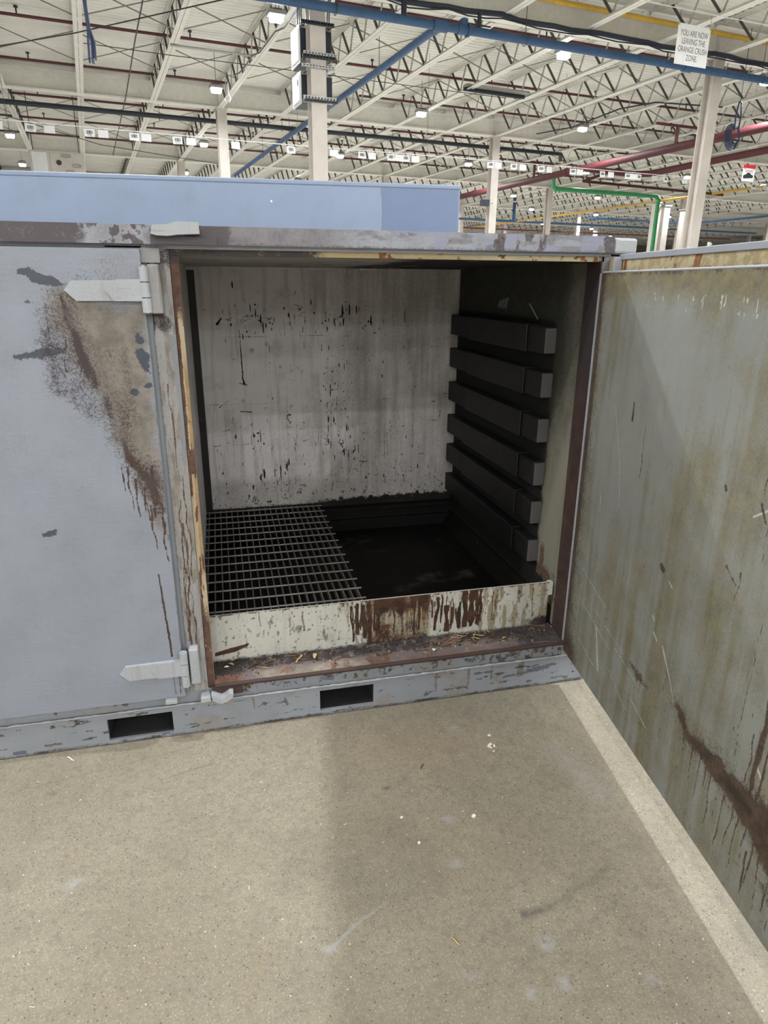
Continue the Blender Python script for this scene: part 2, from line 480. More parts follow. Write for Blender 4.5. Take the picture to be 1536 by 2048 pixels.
def concrete():
    t = NT('worn_concrete')
    n1 = t.noise(1.3, 6, 0.6); n2 = t.noise(9, 6, 0.6); n3 = t.noise(170, 4, 0.7)
    c = t.mix(t.step(n1, 0.3, 0.72), s2l((146, 138, 120)), s2l((165, 158, 140)))
    c = t.mix(t.math('MULTIPLY', t.step(n2, 0.5, 0.8), 0.35), c, s2l((136, 128, 116)))
    c = t.mix(t.step(n3, 0.36, 0.66), t.mix(0.40, c, s2l((98, 92, 82))), c)
    c = t.mix(t.math('MULTIPLY', t.step(t.noise(24, 6, 0.7), 0.44, 0.68), 0.45), c, s2l((122, 116, 103)))
    c = t.mix(t.math('MULTIPLY', t.step(t.noise(4.5, 5, 0.65), 0.52, 0.70), 0.30), c, s2l((128, 119, 106)))
    c = t.mix(t.math('MULTIPLY', t.step(t.noise(55, 4, 0.65), 0.46, 0.66), 0.4), c, s2l((116, 110, 98)))
    rid = t.voro(210, 'F1', 'Color'); dist = t.voro(210)
    sep = t.n('ShaderNodeSeparateColor'); t.t.links.new(rid, sep.inputs[0])
    inside = t.step(dist, 0.42, 0.30)
    light = t.math('MULTIPLY', t.math('GREATER_THAN', sep.outputs[0], 0.83), inside)
    c = t.mix(t.math('MULTIPLY', light, 0.36), c, s2l((204, 196, 176)))
    dark = t.math('MULTIPLY', t.math('GREATER_THAN', sep.outputs[1], 0.88), inside)
    c = t.mix(t.math('MULTIPLY', dark, 0.45), c, s2l((88, 82, 74)))
    r2 = t.voro(75, 'F1', 'Color'); d2 = t.voro(75)
    sp2 = t.n('ShaderNodeSeparateColor'); t.t.links.new(r2, sp2.inputs[0])
    in2 = t.step(d2, 0.20, 0.12)
    c = t.mix(t.math('MULTIPLY', t.math('MULTIPLY', t.math('GREATER_THAN', sp2.outputs[0], 0.93), in2), 0.8), c, s2l((232, 224, 196)))
    c = t.mix(t.math('MULTIPLY', t.math('MULTIPLY', t.math('GREATER_THAN', sp2.outputs[2], 0.90), in2), 0.75), c, s2l((70, 66, 62)))
    c = t.mix(t.attr('soot'), c, s2l((84, 82, 82)))
    c = t.mix(t.attr('tan'), c, s2l((168, 168, 172)))
    c = t.mix(t.attr('rust'), c, s2l((168, 128, 104)))
    t.set(t.b.inputs['Base Color'], c)
    t.set(t.b.inputs['Roughness'], t.math('ADD', t.math('MULTIPLY', n2, 0.25), 0.42))
    t.b.inputs['Specular IOR Level'].default_value = 0.35
    t.bump(t.math('ADD', n3, t.math('MULTIPLY', dist, -0.3)), 0.18, 0.002)
    return t.m
M['concrete'] = concrete()
M['bounce_floor'] = simple('pale_bounce_floor', (208, 205, 196), 0.4, var=0.05, scale=0.5)  # assumed pale coating out of view, added to bounce light onto the ceiling

# ------------------------------------------------------------------ the hall
TH = R(9.2)                                   # the hall grid is turned against the container
E1 = Vector((math.cos(TH), math.sin(TH), 0)); E2 = Vector((-math.sin(TH), math.cos(TH), 0))
P0 = Vector((2.0, 10.15, 0))
def W(a, b, z=0.0):
    return P0 + E1 * a + E2 * b + Vector((0, 0, z))
BAY = 8.45
COLS = [-0.065 + BAY * k for k in range(-2, 8)]
ROWS = [0, 8.4, 17.2, 25.8, 34.4, 43.0, 51.6]
ROWS_BACK = [-8.4, -16.8, -25.2, -33.6]
ZB, ZG, ZD = 5.96, 6.40, 6.56                 # girder bottom, girder top, underside of the deck

# floor: one slab; the part in front of the container carries the marks
def floor_marks(u, v):
    x = u - 1.7; y = v - 1.95
    w = 0.010 * (fbm(x, y, 40, 3) - 0.5); x2 = x + w; y2 = y + w
    soot = np.zeros(x.shape); pale = np.zeros(x.shape); rust = np.zeros(x.shape)
    def ln(p, r, k, soft=0.006):
        return k * ss(soft, -soft, sdl(x2, y2, p, r))
    soot = mx(soot, ln([(-0.72, -0.19), (-0.286, -0.115), (0.209, -0.018)], 0.0016, 0.46, 0.004))
    soot = mx(soot, ln([(-0.19, -0.23), (-0.02, -0.185)], [.001, .004], 0.45, 0.006))
    n = fbm(x, y, 60, 8)
    soot = mx(soot, ln([(0.79, -0.99), (0.87, -0.984)], [0.012, 0.007], 0.8, 0.014) * ss(.2, .5, n))
    soot = mx(soot, ln([(0.87, -0.984), (1.10, -0.90)], [0.008, 0.004], 0.38, 0.018))
    soot = mx(soot, ln([(0.66, -1.03), (0.74, -1.0)], [0.012, 0.004], 0.35, 0.02) * ss(.3, .6, n))
    soot = mx(soot, ln([(0.539, -0.443), (0.548, -0.445)], 0.006, 0.85, 0.006))
    soot = mx(soot, ln([(-0.545, -0.215), (-0.53, -0.218)], 0.007, 0.45, 0.012))
    soot = mx(soot, ln([(0.69, -0.455), (0.745, -0.50)], 0.002, 0.6, 0.004), ln([(0.665, -0.47), (0.69, -0.49)], 0.003, 0.5, 0.005))
    soot = mx(soot, ln([(0.842, -0.852), (1.2, -0.99)], 0.002, 0.16, 0.012))
    soot = mx(soot, ln([(0.60, -1.16), (1.15, -0.98)], 0.002, 0.14, 0.012))
    for px, py, r in ((0.579, -1.108, .012), (0.809, -1.181, .016), (0.716, -1.184, .010), (0.809, -1.074, .020), (0.666, -0.787, .014),
                      (0.87, -0.19, .018), (-0.40, -0.61, .016), (0.70, -0.62, .015), (0.35, -0.28, .012), (1.02, -1.22, .014)):
        pale = mx(pale, ln([(px, py), (px + .004, py)], r, 0.55, 0.016) * ss(.25, .6, n))
        soot = mx(soot, ln([(px + .01, py - .005), (px + .014, py - .004)], r * .25, 0.4, 0.005))
    pale = mx(pale, ln([(0.268, -0.968), (0.35, -0.91), (0.452, -0.862)], [0.004, 0.003, 0.001], 0.6, 0.004))
    pale = mx(pale, ln([(0.26, -0.97), (0.28, -0.965)], 0.010, 0.5, 0.010))
    pale = mx(pale, ln([(1.18, -0.40), (1.23, -0.62)], 0.03, 0.25, 0.06))
    rust = mx(ln([(0.55, -0.25), (0.85, -0.30)], 0.10, 0.13, 0.15), ln([(0.4, -0.55), (0.8, -0.75)], 0.06, 0.06, 0.2))
    soot = mx(soot, 0.16 * ss(.55, .75, fbm(x, y, 3.1, 21)))
    return dict(soot=soot, tan=pale, rust=rust)
fl = panel('floor', M['concrete'], None, (-1.7, -1.95, 0), (1, 0, 0), (0, 1, 0), (0, 0, 1), 3.9, 2.3, 0.0058, 0.02, floor_marks)
tag(fl, kind='structure')
bm = bmesh.new(); bm.from_mesh(fl.data)
fl.data.materials.append(M['bounce_floor'])
for x0, x1, y0, y1, mi in ((-6, -1.7, -8, 3.5, 0), (2.2, 8, -8, 3.5, 0), (-1.7, 2.2, -8, -1.95, 0), (-1.7, 2.2, 0.35, 3.5, 0),
                           (-40, -6, -40, 80, 1), (8, 80, -40, 80, 1), (-6, 8, -40, -8, 1), (-6, 8, 3.5, 80, 1)):
    f_ = bm.faces.new([bm.verts.new(p) for p in ((x0, y0, 0), (x1, y0, 0), (x1, y1, 0), (x0, y1, 0))]); f_.material_index = mi
bm.to_mesh(fl.data); bm.free()

# roof deck with its ribs (ribs run along the girders)
d = MB()
A0, A1, B0, B1 = -26.0, 62.0, -42.0, 60.0
prof = []
b = B0
while b < B1:
    prof += [(b, ZD), (b + 0.085, ZD), (b + 0.105, ZD + 0.028), (b + 0.14, ZD + 0.028)]
    b += 0.16
vs = []; fs = []
for i, (bb, zz) in enumerate(prof):
    vs += [(A0, bb, zz), (A1, bb, zz)]
    if i: fs.append((2 * i - 2, 2 * i - 1, 2 * i + 1, 2 * i))
d.add(vs, fs)
d.add([(A0, B0, ZD + .2), (A1, B0, ZD + .2), (A1, B1, ZD + .2), (A0, B1, ZD + .2)], [(0, 1, 2, 3)])
o = d.build('ceiling', M['deck'], None, W(0, 0), TH); tag(o, kind='structure')
for nm, (a0, a1, b0, b1) in (('wall_back', (A0, A1, B1, B1 + .3)), ('wall_right', (A1, A1 + .3, B0, B1)), ('wall_left', (A0 - .3, A0, B0, B1)), ('wall_front', (A0, A1, B0 - .3, B0))):
    o = MB().box(a0, a1, b0, b1, 0, ZD + .2).build(nm, M['wallpaint'], None, W(0, 0), TH); tag(o, kind='structure')

# girders: one I-beam per bay line
g = MB()
g.box(A0, A1, -.13, .13, ZB, ZB + .03).box(A0, A1, -.13, .13, ZG - .03, ZG).box(A0, A1, -.012, .012, ZB + .03, ZG - .03)
for c in COLS:
    for s in (-1, 1):
        g.box(c - .07, c - .055, s * .013, s * .12, ZB + .03, ZG - .03)
gm = g.mesh('roof_girder', M['girder'])
pos_txt = ['nearest, at the top right behind the white sign', 'second back, behind the nearest joists', 'third back', 'fourth back', 'fifth back', 'sixth back', 'farthest back']
for i, bb in enumerate(ROWS + ROWS_BACK):
    o = inst('roof_girder', gm, None, W(0, bb), (0, 0, TH))
    if i < 3:
        tag(o, 'off-white plain-web roof girder, ' + pos_txt[i], 'girder', 'roof girders')
    else:
        tag(o, 'off-white steel roof girder far back among the trusses', 'girder', 'roof girders')

# columns: H sections
cm = MB()
cm.box(-.128, .128, -.115, -.098, 0, ZB).box(-.128, .128, .098, .115, 0, ZB).box(-.007, .007, -.098, .098, 0, ZB)
cm.box(-.2, .2, -.2, .2, 0, .025).box(-.16, .16, -.16, .16, ZB - .02, ZB)
cme = cm.mesh('steel_column', M['column'])
lab = {(2, 0): 'pale steel column carrying two dark equipment boxes', (3, 0): 'tall pale steel column at right with a blue pipe crossing its top',
       (2, 1): 'pale steel column at left rising behind the blue-grey container', (3, 1): 'pale steel column just right of the blue-grey container end',
       (4, 1): 'pale steel column with a yellowed top beside the tall right column'}
for j, bb in enumerate(ROWS):
    for i, a in enumerate(COLS):
        if j == 0 and not 1 <= i <= 4: continue
        o = inst('steel_column', cme, None, W(a, bb), (0, 0, TH))
        tag(o, lab.get((i, j), 'pale steel column far back under the roof girders'), 'column', None if (i, j) in lab else 'far columns')

# joists: parallel-chord trusses between the girders
JS = BAY / 5
def joist_meshes(L):
    top = MB()
    for s in (-1, 1):
        top.box(s * .004, s * .075, .1, L - .1, ZD - .012, ZD - .002).box(s * .012, s * .020, .1, L - .1, ZD - .07, ZD - .012)
    bot = MB()
    for s in (-1, 1):
        bot.box(s * .004, s * .078, .16, L - .16, ZB - .008, ZB).box(s * .012, s * .020, .16, L - .16, ZB, ZB + .06)
    return top, bot
def web_pts(L):
    n = max(2, int(round((L - .8) / .80))); p = (L - .8) / n
    lo = [(.4 + p * (k + .35)) for k in range(n)]
    return [((y, ZB + .03), (min(L - .15, y + .46), ZD - .04)) for y in lo], [((y, ZB + .03), (max(.15, y - p + .50), ZD - .04)) for y in lo]
dk_me = {}
def joist_at(a, b, L, full, label, group):
    key = (round(L, 2), full)
    if key not in dk_me:
        top, bot = joist_meshes(L)
        D, Lt = web_pts(L)
        if full:
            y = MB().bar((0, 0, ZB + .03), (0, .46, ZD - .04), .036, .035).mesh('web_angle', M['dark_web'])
            p = (L - .8) / len(D)
            z = MB().bar((0, 0, ZB + .03), (0, .50 - p, ZD - .04), .025, .025).mesh('web_rod', M['web_rod'])
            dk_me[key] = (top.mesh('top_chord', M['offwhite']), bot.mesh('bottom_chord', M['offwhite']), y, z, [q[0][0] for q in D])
        else:
            nb = len(top.f)
            top.add(bot.v, bot.f)
            for q in Lt: top.bar((0, q[0][0], q[0][1]), (0, q[1][0], q[1][1]), .025, .025)
            n1 = len(top.f)
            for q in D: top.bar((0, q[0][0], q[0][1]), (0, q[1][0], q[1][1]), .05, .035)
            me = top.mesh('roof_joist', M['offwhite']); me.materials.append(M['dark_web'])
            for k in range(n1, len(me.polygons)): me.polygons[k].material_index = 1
            dk_me[key] = me
    if full:
        r = thing('roof_joist', label, 'roof truss', W(a, b), TH, group)
        tp, bt, y, z, ys = dk_me[key]
        inst('top_chord', tp, r); inst('bottom_chord', bt, r)
        for q in ys:
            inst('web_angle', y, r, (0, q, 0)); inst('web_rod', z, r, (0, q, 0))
    else:
        o = inst('roof_joist', dk_me[key], None, W(a, b), (0, 0, TH)); tag(o, label, 'roof truss', group)
rows = [-8.4] + ROWS
NUM = ('', 'one', 'two', 'three', 'four', 'five', 'six', 'seven', 'eight', 'nine', 'ten', 'eleven', 'twelve', 'thirteen', 'fourteen', 'fifteen', 'sixteen')
def jlabel(k, bay):
    if k == 0: return 'off-white roof joist in line with the boxed column, ' + bay
    return 'off-white roof joist %s %s of the boxed column line, %s' % (NUM[abs(k)], 'left' if k < 0 else 'right', bay)
for j in range(len(rows) - 1):
    b0, b1 = rows[j], rows[j + 1]
    for k in range(-10, 37):
        a = -0.1 + JS * k
        # only bays that the photograph can see
        if j == 0 and not (0 <= k <= 9): continue
        if j == 1 and not (-4 <= k <= 10): continue
        if j == 2 and not (-5 <= k <= 16): continue
        if j >= 3 and (a > 8 + 1.02 * b1 or a < -4 - 0.35 * b0): continue
        if j in (0, 1):
            joist_at(a, b0, b1 - b0, True, jlabel(k, ('nearest bay overhead', 'bay behind the blue pipe')[j]), 'near roof joists')
        elif j == 2:
            joist_at(a, b0, b1 - b0, False, jlabel(k, 'bay beyond the second girder'), 'middle roof joists')
        else:
            joist_at(a, b0, b1 - b0, False, 'small distant open-web roof joist', 'distant roof joists')

# cross bracing between the joists
br = MB()
br.bar((0, 0, ZB + .02), (JS, 0, ZD - .04), .035, .012)
brm = br.mesh('brace_angle', M['brace'])
br2 = MB().bar((0, 0, ZD - .05), (JS, 0, ZB + .02), .035, .012).mesh('brace_angle', M['brace'])
for j, (bb, k0, k1) in enumerate(((2.9, -4, 9), (5.6, -4, 9), (11.4, -5, 12), (14.3, -5, 12))):
    r = thing('joist_bracing', 'row of thin crossed bracing angles between roof joists, %s from the front' % ('first', 'second', 'third', 'fourth')[j], 'bracing', W(0, bb), TH, 'joist bracing rows')
    for k in range(k0, k1):
        inst('brace_angle', brm, r, (-0.1 + JS * k, 0, 0)); inst('brace_angle', br2, r, (-0.1 + JS * k, .03, 0))

# ------------------------------------------------------------------ lamps
hs = MB(); hs.box(-.15, .15, -.11, .11, .035, .10, .012)
for k in range(-3, 4): hs.box(k * .04 - .004, k * .04 + .004, -.10, .10, .10, .135)
hsm = hs.mesh('housing', M['galv'])
lnm = MB().box(-.11, .11, -.08, .08, -.05, .036, .025).mesh('lens', M['lens'])
hgm = MB().tube([(0, 0, .13), (0, 0, ZD - 5.80)], .006, 6).bar((-.1, 0, .14), (.1, 0, .14), .02, .02).mesh('hanger', M['rod'])
LAMPS = {}
def lamp_data(k):
    if k not in LAMPS:
        d = bpy.data.lights.new('high_bay', 'AREA')
        d.shape = 'DISK'; d.size = LAMP_R * 2
        d.energy = LAMP_W * k; d.color = LAMP_COL
        LAMPS[k] = d
    return LAMPS[k]
def lamp(a, b, label, group, k=1.0):           # k: output of this lamp against the common one
    r = thing('high_bay_light', label, 'ceiling light', W(a, b, 5.80), TH, group)
    inst('housing', hsm, r); inst('lens', lnm, r); inst('hanger', hgm, r)
    l = bpy.data.objects.new('high_bay_lamp', lamp_data(k))
    l.location = (0, 0, -.075); link(l, r)
seen = [(-0.42, 1.03, 'bright high bay light left of the boxed column, uppermost'), (-0.6, 5.93, 'bright high bay light above the left column'),
        (5.15, 0.66, 'bright high bay light just under the blue pipe, right of centre'), (4.70, 6.04, 'bright high bay light right of the long blue pipe run'),
        (0.11, 12.62, 'high bay light behind the left column'), (9.63, 5.73, 'high bay light left of the tall right column'),
        (4.77, 12.69, 'high bay light low beside the boxed column'), (9.61, 12.22, 'high bay light left of the second right-hand column'),
        (-5.52, 13.7, 'high bay light at the left edge, upper of two'), (-5.63, 19.53, 'high bay light at the left edge, lower of two'),
        (14.69, 11.87, 'high bay light beside the hanging label row at right'), (10.25, 0.33, 'high bay light at the right edge under the blue pipe'),
        (19.21, 11.14, 'high bay light against the white labels by the right columns')]
for a, b, lb in seen: lamp(a, b, lb, 'high bay lights')
for a, b in ((16.21, 19.32), (20.45, 18.15), (20.64, 24.19), (0.3, 18.9), (5.1, 19.2), (10.3, 19.0), (10.6, 25.6), (15.6, 26.0), (26, 17.5), (26, 25), (31, 24), (21, 31), (27, 32), (15, 33),
             (33, 34), (22, 40), (30, 42), (40, 40), (36, 49), (26, 50), (46, 50), (8, 33), (2, 28),
             (26, 6), (31, 11.5), (36.5, 17), (42, 23), (36.5, 6), (46, 12), (52, 30), (54, 19), (24, 11.5), (47, 38)):
    lamp(a, b, 'small distant high bay light', 'distant high bay lights')
OVER = {(-5.2, -3): .8, (-5.2, -2): 1.0, (-5.2, -1): 2.2, (-5.2, 0): .5, (-5.2, 1): .8, (-5.2, 2): .8,
        (-10.6, -3): .8, (-10.6, -2): 1.9, (-10.6, -1): .62, (-10.6, 0): 1.75, (-10.6, 1): .8, (-10.6, 2): .8}
for (b, k), w in OVER.items():                # over and before the container, above the frame
    lamp((1.45 if b > -8 else .14) + 5.1 * k, b, 'high bay light overhead, outside the picture', 'overhead high bay lights', w)
for b in (-17.2, -23.2, -29.4, -35.6):  # two farthest unseen rows added, run stronger, to lift the inner back wall
    for k in range(-3, 3): lamp(-0.8 + 5.1 * k, b, 'high bay light overhead, outside the picture', 'overhead high bay lights', 1.05 if b > -25 else 2.2)

# ------------------------------------------------------------------ pipes, cables and boxes under the roof
def pipe(name, mat, pts, r, label, cat, group=None, n=12):
    """a pipe is one thing: the run in building coordinates (a, b, z)"""
    t = thing(name, label, cat, W(0, 0), TH, group)
    MB().tube(pts, r, n).build('pipe_run', mat, t)
    return t
def ring(t, p, axis, r, w, mat, name='coupling'):
    p = Vector(p); ax = Vector(axis).normalized()
    return MB().tube([p - ax * w, p + ax * w], r, 12).build(name, mat, t)
def drop(t, a, b, z, r=.008, name='hanger_rod', off=.09):
    m = MB().tube([(a, b, z), (a, b, ZD)], r * .7, 6)
    ls = [(a, b + off * math.cos(q), z - off + off * math.sin(q)) for q in [math.pi * (.5 + k / 6.) for k in range(13)]]
    m.tube(ls, r * .8, 5)
    return m.build(name, M['rod'], t)

bz, bb_ = 5.60, -.36
t = pipe('blue_main_pipe', M['blue_pipe'], [(-9, bb_, bz), (30, bb_, bz)], .068, 'blue overhead pipe running left to right across the top, with a branch tee', 'pipe')
MB().tube([(1.95, bb_, bz), (1.86, 16.6, bz - .06)], .062, 12).build('branch_pipe', M['blue_pipe'], t)
ring(t, (1.95, bb_, bz), (1, 0, 0), .088, .13, M['blue_pipe'], 'tee_fitting')
MB().tube([(1.95, bb_, bz), (1.948, bb_ + .22, bz)], .082, 12).build('tee_outlet', M['blue_pipe'], t)
ring(t, (2.32, bb_, bz), (1, 0, 0), .082, .05, M['blue_pipe'], 'flange')
ring(t, (2.47, bb_, bz), (1, 0, 0), .098, .022, M['blue_pipe'], 'flange'); ring(t, (2.40, bb_, bz), (1, 0, 0), .076, .10, M['blue_pipe'], 'valve_body')
MB().box(2.33, 2.44, bb_ - .06, bb_ + .06, bz + .05, bz + .15, .01).build('valve_actuator', M['blue_pipe'], t)
MB().tube([(2.68, bb_, bz), (2.68, bb_, bz + .27)], .035, 10).tube([(2.68, bb_, bz + .10), (2.9, bb_, bz + .10)], .012, 6).build('air_vent', M['navy'], t)
MB().tube([(1.30, bb_, bz), (1.30, bb_, bz + .60)], .045, 10).build('riser_pipe', M['navy'], t)
MB().tube([(7.25, bb_, bz), (7.25, bb_, bz + .36)], .05, 10).tube([(7.25, bb_, bz + .25), (7.45, bb_, bz + .25)], .018, 6).build('valve', M['navy'], t)
ring(t, (7.3, bb_, bz), (1, 0, 0), .085, .10, M['blue_pipe'])
for a in (-3.2, .15, 3.6, 9.3): drop(t, a, bb_, bz + .09)
for b in (2.2, 5.4, 8.9, 12.2): drop(t, 1.93, b, bz + .07)

t = pipe('black_service_pipe', M['black'], [(-14, 8.85, 5.75), (11.2, 8.85, 5.75), (11.35, 9.0, 5.6)], .062, 'long straight black pipe crossing behind the columns below the second girder', 'pipe')
for a in (-5.1, -1.6, 1.7, 5.1, 8.4): drop(t, a, 8.85, 5.83)
# thick dark cable bundle lashed under the nearest girder
pts = [(.7 + .35 * k, -.30 + .03 * math.sin(k), 5.93 - .05 * abs(math.sin(k * .45)) + .012 * math.sin(k * 2.1)) for k in range(34)]
t = pipe('cable_bundle', M['navy'], pts, .045, 'thick dark bundle of cables lashed below the nearest girder at top right', 'cable', n=8)
MB().tube([(p[0], p[1] - .05, p[2] - .045 - .05 * abs(math.sin(i * .8))) for i, p in enumerate(pts)], .012, 5).build('loose_cable', M['navy'], t)
t = pipe('yellow_gas_pipe', M['yellow'], [(3.4, -.26, 6.28), (16, -.26, 6.28)], .042, 'yellow pipe along the web of the nearest girder, above the white sign', 'pipe')
t = pipe('yellow_gas_pipe', M['yellow'], [(18.85, 3.0, 5.0), (18.85, 31.0, 5.0)], .045, 'far yellow pipe slanting down behind the green pipe', 'pipe')
# sprinkler lines
hd = MB().tube([(0, 0, .02), (0, 0, .12)], .016, 6).tube([(0, 0, .12), (0, 0, .15)], .04, 8).mesh('sprinkler_head', M['black'])
for b, a0, a1, z, lb in ((1.5, .8, 14, 6.35, 'dark red sprinkler line nearest the blue pipe'), (4.65, -9, 1.2, 6.38, 'dark red sprinkler line at upper left ending near the bright light'),
                         (4.75, 1.5, 18, 6.35, 'dark red sprinkler line passing behind the equipment boxes to the right'), (7.45, -9, .0, 6.35, 'dark red sprinkler line at left just before the second girder'),
                         (7.2, 3.4, 18, 6.35, 'dark red sprinkler line right of centre just before the second girder'),
                         (10.5, -9, 16, 6.30, 'thin dark red sprinkler line just beyond the second girder'), (13.4, -9, 16, 6.30, 'thin dark red sprinkler line two bays back'),
                         (15.9, -9, 22, 6.30, 'thin dark red sprinkler line before the third girder')):
    t = pipe('sprinkler_pipe', M['red_pipe'], [(a0, b, z), (a1, b, z)], .03, lb, 'pipe', 'sprinkler lines', 8)
    a = a0 + 1.3
    while a < a1:
        inst('sprinkler_head', hd, t, (a, b, z)); a += 3.2
t = pipe('red_main_pipe', M['red_main'], [(10.6, -4, 5.0), (10.6, 26, 5.0)], .105, 'large red fire main slanting down from the right edge behind the columns', 'pipe')
for b in (1.5, 7.6, 13.4): ring(t, (10.6, b, 5.0), (0, 1, 0), .13, .05, M['red_main'])
for b, h in ((3.1, .5), (9.4, .5)):
    MB().tube([(10.6, b, 5.0), (10.6, b, 5.0 + h)], .045, 8).tube([(9.9, b, 5.5), (11.4, b, 5.5)], .035, 8).build('riser_pipe', M['red_pipe'], t)
t = pipe('red_main_pipe', M['red_main'], [(10.6, 6.7, 4.99), (12.7, 6.95, 4.99), (13.1, 6.6, 4.99), (13.0, 2.3, 5.0), (13.0, -4, 5.0)], .095, 'second large red pipe bending back toward the right edge under the label row', 'pipe')
t = pipe('red_branch_pipe', M['red_main'], [(13.2, 8.2, 5.35), (12.3, 8.9, 5.0), (19.5, 9.5, 5.0)], .05, 'thin red pipe running right below the second red main', 'pipe')
t = pipe('green_pipe', M['green'], [(12.35, 10.7, 5.45), (12.38, 10.7, 5.03), (12.5, 10.7, 4.97), (17.28, 10.7, 4.97), (17.42, 10.7, 4.84), (17.42, 10.7, .0)], .085, 'bright green pipe running right and then straight down to the floor', 'pipe')
ring(t, (17.42, 10.7, 4.80), (0, 0, 1), .10, .04, M['green']); ring(t, (12.5, 10.7, 4.97), (1, 0, 0), .10, .04, M['green'])
t = pipe('blue_far_pipe', M['blue_pipe'], [(12.5, 22.9, 5.0), (38, 23.2, 5.0)], .06, 'far blue pipe low above the container roof', 'pipe')
MB().tube([(18.62, 22.9, 5.0), (18.62, 22.9, 6.5)], .09, 8).build('riser_pipe', M['blue_pipe'], t)
pipe('blue_far_pipe', M['blue_pipe'], [(28.4, 9, 5.0), (28.4, 19.5, 5.0), (21, 19.5, 5.0)], .055, 'far dark blue pipe at the right behind the tall column', 'pipe')
pipe('red_far_pipe', M['red_pipe'], [(14, 27, 4.9), (40, 27, 4.9)], .05, 'far thin dark red pipe low above the container roof', 'pipe')
# radiant tube heater between the joists
t = thing('tube_heater', 'dark twin-tube heater hung between joists right of centre', 'heater', W(4.85, 4.05, 5.96), TH)
MB().tube([(0, 0, 0), (1.7, .05, 0)], .045, 8).build('upper_tube', M['black'], t)
MB().tube([(.05, -.17, -.06), (1.5, -.12, -.06)], .035, 8).build('lower_tube', M['black'], t)
MB().prism([(-.2, .03), (.08, .03), (.04, .09), (-.14, .09)], 'x', 0, 1.72).build('reflector', M['galv'], t)

# two equipment boxes hung on the near column by slotted struts
def strut(mb, a0, a1, b, z):
    mb.box(a0, a1, b - .02, b + .02, z - .024, z - .012).box(a0, a1, b - .02, b + .02, z + .012, z + .024)
    mb.box(a0, a1, b + .008, b + .02, z - .012, z + .012)
    k = a0
    while k < a1 - .02:
        mb.box(k, k + .022, b - .02, b + .0, z - .012, z + .012); k += .052
for z0, z1, lb, st in ((4.97, 5.48, 'upper dark equipment box with a white side cover on the near column', ((5.44, M['black']), (4.99, M['black']), (5.03, M['galv']))),
                       (4.40, 4.84, 'lower dark equipment box with a white side cover on the near column', ((4.86, M['galv']), (4.42, M['galv']), (4.39, M['black'])))):
    t = thing('equipment_box', lb, 'electrical box', W(0, 0, 0), TH, 'equipment boxes on the near column')
    MB().box(-.28, .25, .15, .62, z0, z1, .006).build('body', M['navy'], t)
    MB().box(-.295, -.278, .14, .63, z0 - .01, z1 + .01, .004).box(-.302, -.294, .18, .59, z0 + .04, z1 - .04, .002).build('side_cover', M['white'], t)
    MB().box(-.305, -.300, .25, .31, z1 - .16, z1 - .09).build('rating_plate', M['galv'], t)
    for i, (zz, mt) in enumerate(st):
        m = MB(); strut(m, -.35 + .02 * i, .20 + .02 * i, -.137, zz); m.build('strut_channel', mt, t)
    for zz in (z0 + .03, z1 - .02):
        m = MB(); strut(m, -.27, .24, .13, zz); m.build('back_strut', M['galv'], t)
    for a in (-.25, .2):
        MB().tube([(a, -.13, z1 - .04), (a, .15, z1 - .02)], .007, 6).tube([(a, -.13, z0 + .05), (a, .15, z0 + .03)], .007, 6).build('threaded_rod', M['rod'], t)
t = thing('conduit_bundle', 'grey conduits rising from the upper equipment box up the near column', 'conduit', W(0, 0), TH)
for i, a in enumerate((-.33, -.30, -.27, .16, .19)):
    MB().tube([(a, .1, 5.46), (a - .01, .05, 5.62), (a, .0, 5.8), (a, .0, 6.5)], .012, 6).build('conduit', M['greycable'], t)
# grey cable sagging along the joist left of the boxes
pts = [(-.42 + .03 * k, 4.8 - .5 * k, 5.86 - .09 * math.sin(k * 1.1) ** 2) for k in range(10)]
pipe('drooping_cable', M['greycable'], pts, .014, 'grey cable sagging along the joist left of the boxed column', 'cable', n=6)
# cable bunch hanging at top left, coil at right
t = thing('hanging_cable_bunch', 'bunch of dark blue cables hanging down beside the joist at top left', 'cable', W(-3.45, -1.0, 0), TH)
for i in range(7):
    x = random.uniform(-.03, .03); y = random.uniform(-.03, .03)
    MB().tube([(x, y, ZD), (x * 1.3, y, 5.3), (x * .6 - .01, y, 4.95), (x * .7, y, 4.7), (.03 + x * 2.2, y, 4.55), (.02 + x * 2.2, y, 4.32 + .03 * (i % 3))], .012, 5).build('cable', M['bluecable'], t)
t = thing('cable_coil', 'dark blue cable coil hanging right of the tall column', 'cable', W(9.15, -.05, 0), TH)
for i in range(5):
    r0 = .13 + .022 * i
    MB().tube([((r0 + .01 * math.sin(3 * q)) * math.cos(q) + .02, .02 * i, 4.62 + (r0 * 1.15) * math.sin(q)) for q in [2 * math.pi * k / 18 for k in range(19)]], .014, 5).build('coil_turn', M['bluecable'], t)
MB().tube([(-.02, 0, 4.72), (-.05, 0, 5.0), (-.01, 0, 5.25), (.05, 0, 5.25), (.10, 0, 5.0), (.08, 0, 4.7)], .016, 6).build('tail', M['bluecable'], t)
MB().tube([(.02, 0, 5.25), (.02, 0, ZD)], .006, 5).build('hook_rod', M['rod'], t)
